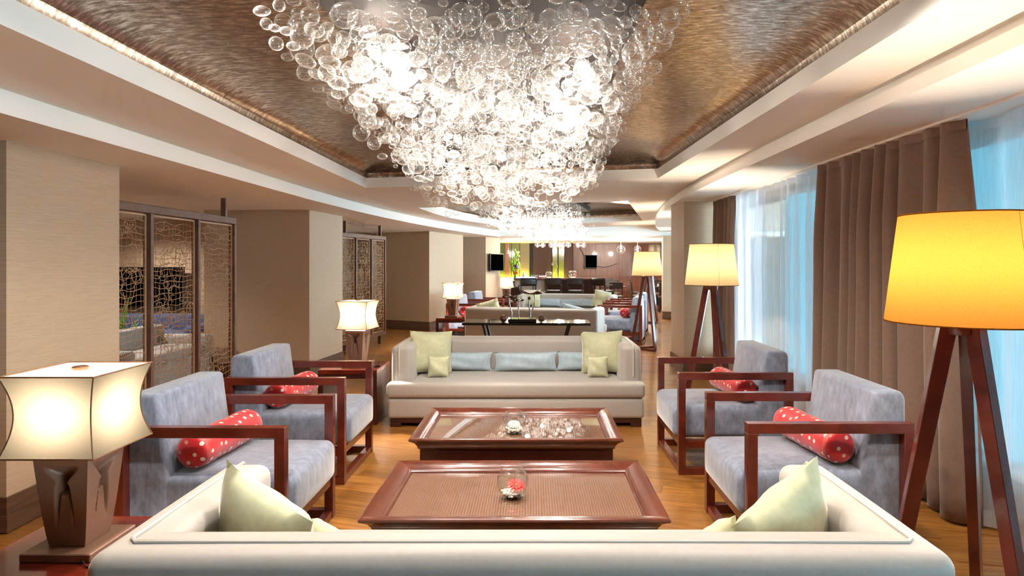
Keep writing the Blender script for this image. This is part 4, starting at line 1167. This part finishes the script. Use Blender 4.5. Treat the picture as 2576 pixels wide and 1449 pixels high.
# flower arrangement
fv = thing('flower_vase', 'glass vase of lime, purple and orange flowers at the end of the bar', 'flowers', (-.52, 18.0, .78))
MB().box(-.12, .12, -.12, .12, -.78, -.0).build('pedestal', 'brownp', fv, smooth=False)
MB().lathe([(.06, 0), (.075, .02), (.055, .25), (.075, .36), (.073, .36), (.05, .25)], 18).build('vase', 'glass', fv, angle=60)
rg = random.Random(3)
sm = MB(); lf = MB()
for k in range(16):
    a = rg.uniform(0, 6.28); q = rg.uniform(.02, .12); h = rg.uniform(.55, 1.05)
    sm.tube([(0, 0, .05), (q * .3 * math.cos(a), q * .3 * math.sin(a), .4), (q * math.cos(a), q * math.sin(a), h)], .004, 5)
    for j in range(7):
        lf.sphere((q * math.cos(a) + rg.uniform(-.05, .05), q * math.sin(a) + rg.uniform(-.05, .05), h + rg.uniform(-.12, .06)), rg.uniform(.012, .024), 6, 4, (1, 1, 1.7))
o = sm.build('stems', 'leafgreen', fv); o['kind'] = 'stuff'
o = lf.build('blossoms', 'flowergreen', fv); o['kind'] = 'stuff'
for (x, z, m) in ((.06, .58, 'purple'), (.03, .48, 'orange'), (.07, .42, 'orange'), (-.01, .41, 'orange'), (.02, .61, 'purple')):
    mb = MB()
    for k in range(9): mb.sphere((x + rg.uniform(-.03, .03), -.08 + rg.uniform(-.03, .03), z + rg.uniform(-.03, .03)), rg.uniform(.015, .028), 7, 5)
    mb.build('flower_head', m, fv)

# televisions and their cables
tv((-1.02, 17.42, 1.50), .72, .50, R(62), 'black television angled off the side of the beige pillar')
tv((2.16, 22.83, 1.53), .46, .50, R(6), 'black television on the brown panelled wall')
o = MB().tube([(1.75, 22.95, 2.05), (1.80, 22.95, 1.95), (1.88, 22.95, 1.82), (1.93, 22.93, 1.74)], .012, 6).build('tv_cable', 'cord'); tag(o, 'black cable running down to the television on the panelled wall', 'cable')
o = MB().tube([(2.38, 22.95, 1.36), (2.62, 22.95, 1.31), (2.9, 22.95, 1.36), (3.15, 22.95, 1.46)], .010, 6).build('tv_cable', 'cord'); tag(o, 'black cable drooping sideways from the television on the panelled wall', 'cable')

# pendants over the bar
def pendant(x, y, z, label, r=.075, pw=1.0, grp='glass globe pendants over the bar'):
    t = thing('pendant_light', label, 'pendant light', (x, y, z), 0, grp)
    MB().sphere((0, 0, 0), r, 18, 12).build('glass_globe', 'glass', t)
    MB().tube([(0, 0, r * .9), (0, 0, 2.2 - z)], .003, 5).build('pendant_cord', 'steel', t)
    MB().lathe([(.02, r * .6), (.024, r * .7), (.024, r * 1.1), (.01, r * 1.15)], 12).build('pendant_cap', 'steel', t)
    MB().sphere((0, 0, -r * .35), .022, 12, 8).build('pendant_bulb', 'pendbulb', t)
    if pw: light('POINT', (0, 0, -r * .35), P_PEND * pw, HALO, t, .03)
ords = ['first', 'second', 'third', 'fourth', 'fifth', 'sixth', 'seventh', 'eighth', 'ninth', 'tenth']
xs = [1352, 1366, 1387, 1396, 1408, 1418, 1430, 1455, 1470]
for i, px in enumerate(xs):
    p = at(px, 617, 18.2); pendant(p.x, 18.2 + (i % 3) * .12, p.z, '%s globe pendant over the bar counting from the flower vase' % ords[i], .075, 1.2 if i % 3 == 1 else 0)
p = at(1279, 634, 20.5); pendant(p.x, 20.5, p.z, 'lone lit pendant in front of the rust column', .07, .5)
p = at(1562, 628, 19.0); pendant(p.x, 19.0, p.z, 'bright pendant cluster light over the dining tables nearer the television', .13, 2.2, 'bright pendants over the dining tables')
p = at(1604, 628, 19.6); pendant(p.x, 19.6, p.z, 'bright pendant light over the dining tables just above the floor lamp', .12, 2.0, 'bright pendants over the dining tables')
ps = thing('pendant_lamp', 'square cream pendant shade with a diamond pattern by the far pillar', 'pendant light', (3.6, 17.6 + .6, 1.86))
MB().lathe([(.20, -.17), (.17, .17)], 4, caps=False).build('lamp_shade', 'shade', ps, smooth=False)
MB().tube([(0, 0, .17), (0, 0, .34)], .004, 5).build('pendant_cord', 'steel', ps)
MB().tube([(.0, -.142, -.12), (.05, -.142, 0), (0, -.142, .12), (-.05, -.142, 0)], .004, 4, True).build('diamond_motif', 'trimcord', ps)
light('POINT', (0, 0, 0), 8, WARM, ps, .03)

# dining tables, chairs and candle jars in the far corner
def dtable(x, y, label):
    t = thing('dining_table', label, 'dining table', (x, y, 0), R(-8), 'dark dining tables by the panelled wall')
    MB().box(-.38, .38, -.38, .38, .72, .75).build('table_top', 'darkwood', t, bevel=.003, seg=1)
    MB().tube([(0, 0, .02), (0, 0, .72)], .035, 10).build('pedestal', 'dark', t)
    MB().lathe([(.22, 0), (.22, .012), (.05, .03)], 20).build('table_foot', 'dark', t)
def dchair_proto():
    t = thing('dining_chair', '', 'dining chair')
    for sx in (-1, 1):
        MB().bar((sx * .19, .19, 0), (sx * .19, .19, .44), .032).build('leg', 'darkwood', t, smooth=False)
        MB().bar((sx * .19, -.21, 0), (sx * .19, -.19, .44), .032).build('leg', 'darkwood', t, smooth=False)
        MB().bar((sx * .19, -.19, .44), (sx * .19, -.25, .88), .03).build('back_post', 'darkwood', t, smooth=False)
    shift(rbox(.43, .43, .06, .02, 2), (0, 0, .46)).build('seat', 'seatpad', t, weld=True)
    MB().bar((0, -.24, .70), (0, -.255, .90), .40, .025, up=(0, 1, 0)).build('backrest', 'darkwood', t, smooth=False)
    return t
M['seatpad'] = plain('seat_leather', '#4a4038', .3)
tabs = [(2.55, 19.5), (4.0, 19.2), (2.75, 21.8), (4.35, 21.6)]
tl_ = ['dark dining table nearest the bar end', 'dark dining table beside the far pillar', 'dark dining table under the drooping cable', 'dark dining table in the far corner']
for (x, y), lb in zip(tabs, tl_): dtable(x, y, lb)
dc0 = dchair_proto(); k = 0
for ti, (x, y) in enumerate(tabs):
    for dx, dy, rz in ((0, -.68, 0), (-.68, .0, -90), (.0, .68, 180)):
        t = dc0 if k == 0 else copy_tree(dc0); k += 1
        t.location = (x + dx, y + dy, 0); t.rotation_euler = (0, 0, R(rz - 8))
        side = {0: 'on the camera side of', -90: 'on the bar side of', 180: 'on the far side of'}[rz]
        t['label'] = 'dark dining chair %s the %s' % (side, tl_[ti].replace('dark dining ', '')); t['group'] = 'dark dining chairs'
for (x, y), lb in zip(tabs, ('nearest the bar end', 'beside the far pillar', 'under the drooping cable', 'in the far corner')):
    c = thing('candle_jar', 'glass candle jar on the dining table %s' % lb, 'candle jar', (x - .1, y - .1, .75), 0, 'candle jars on the dining tables')
    MB().lathe([(.04, 0), (.042, .15), (.039, .15), (.037, .006)], 14).build('jar', 'glass', c); MB().lathe([(.034, .007), (.034, .075)], 12).build('candle', 'candle', c)
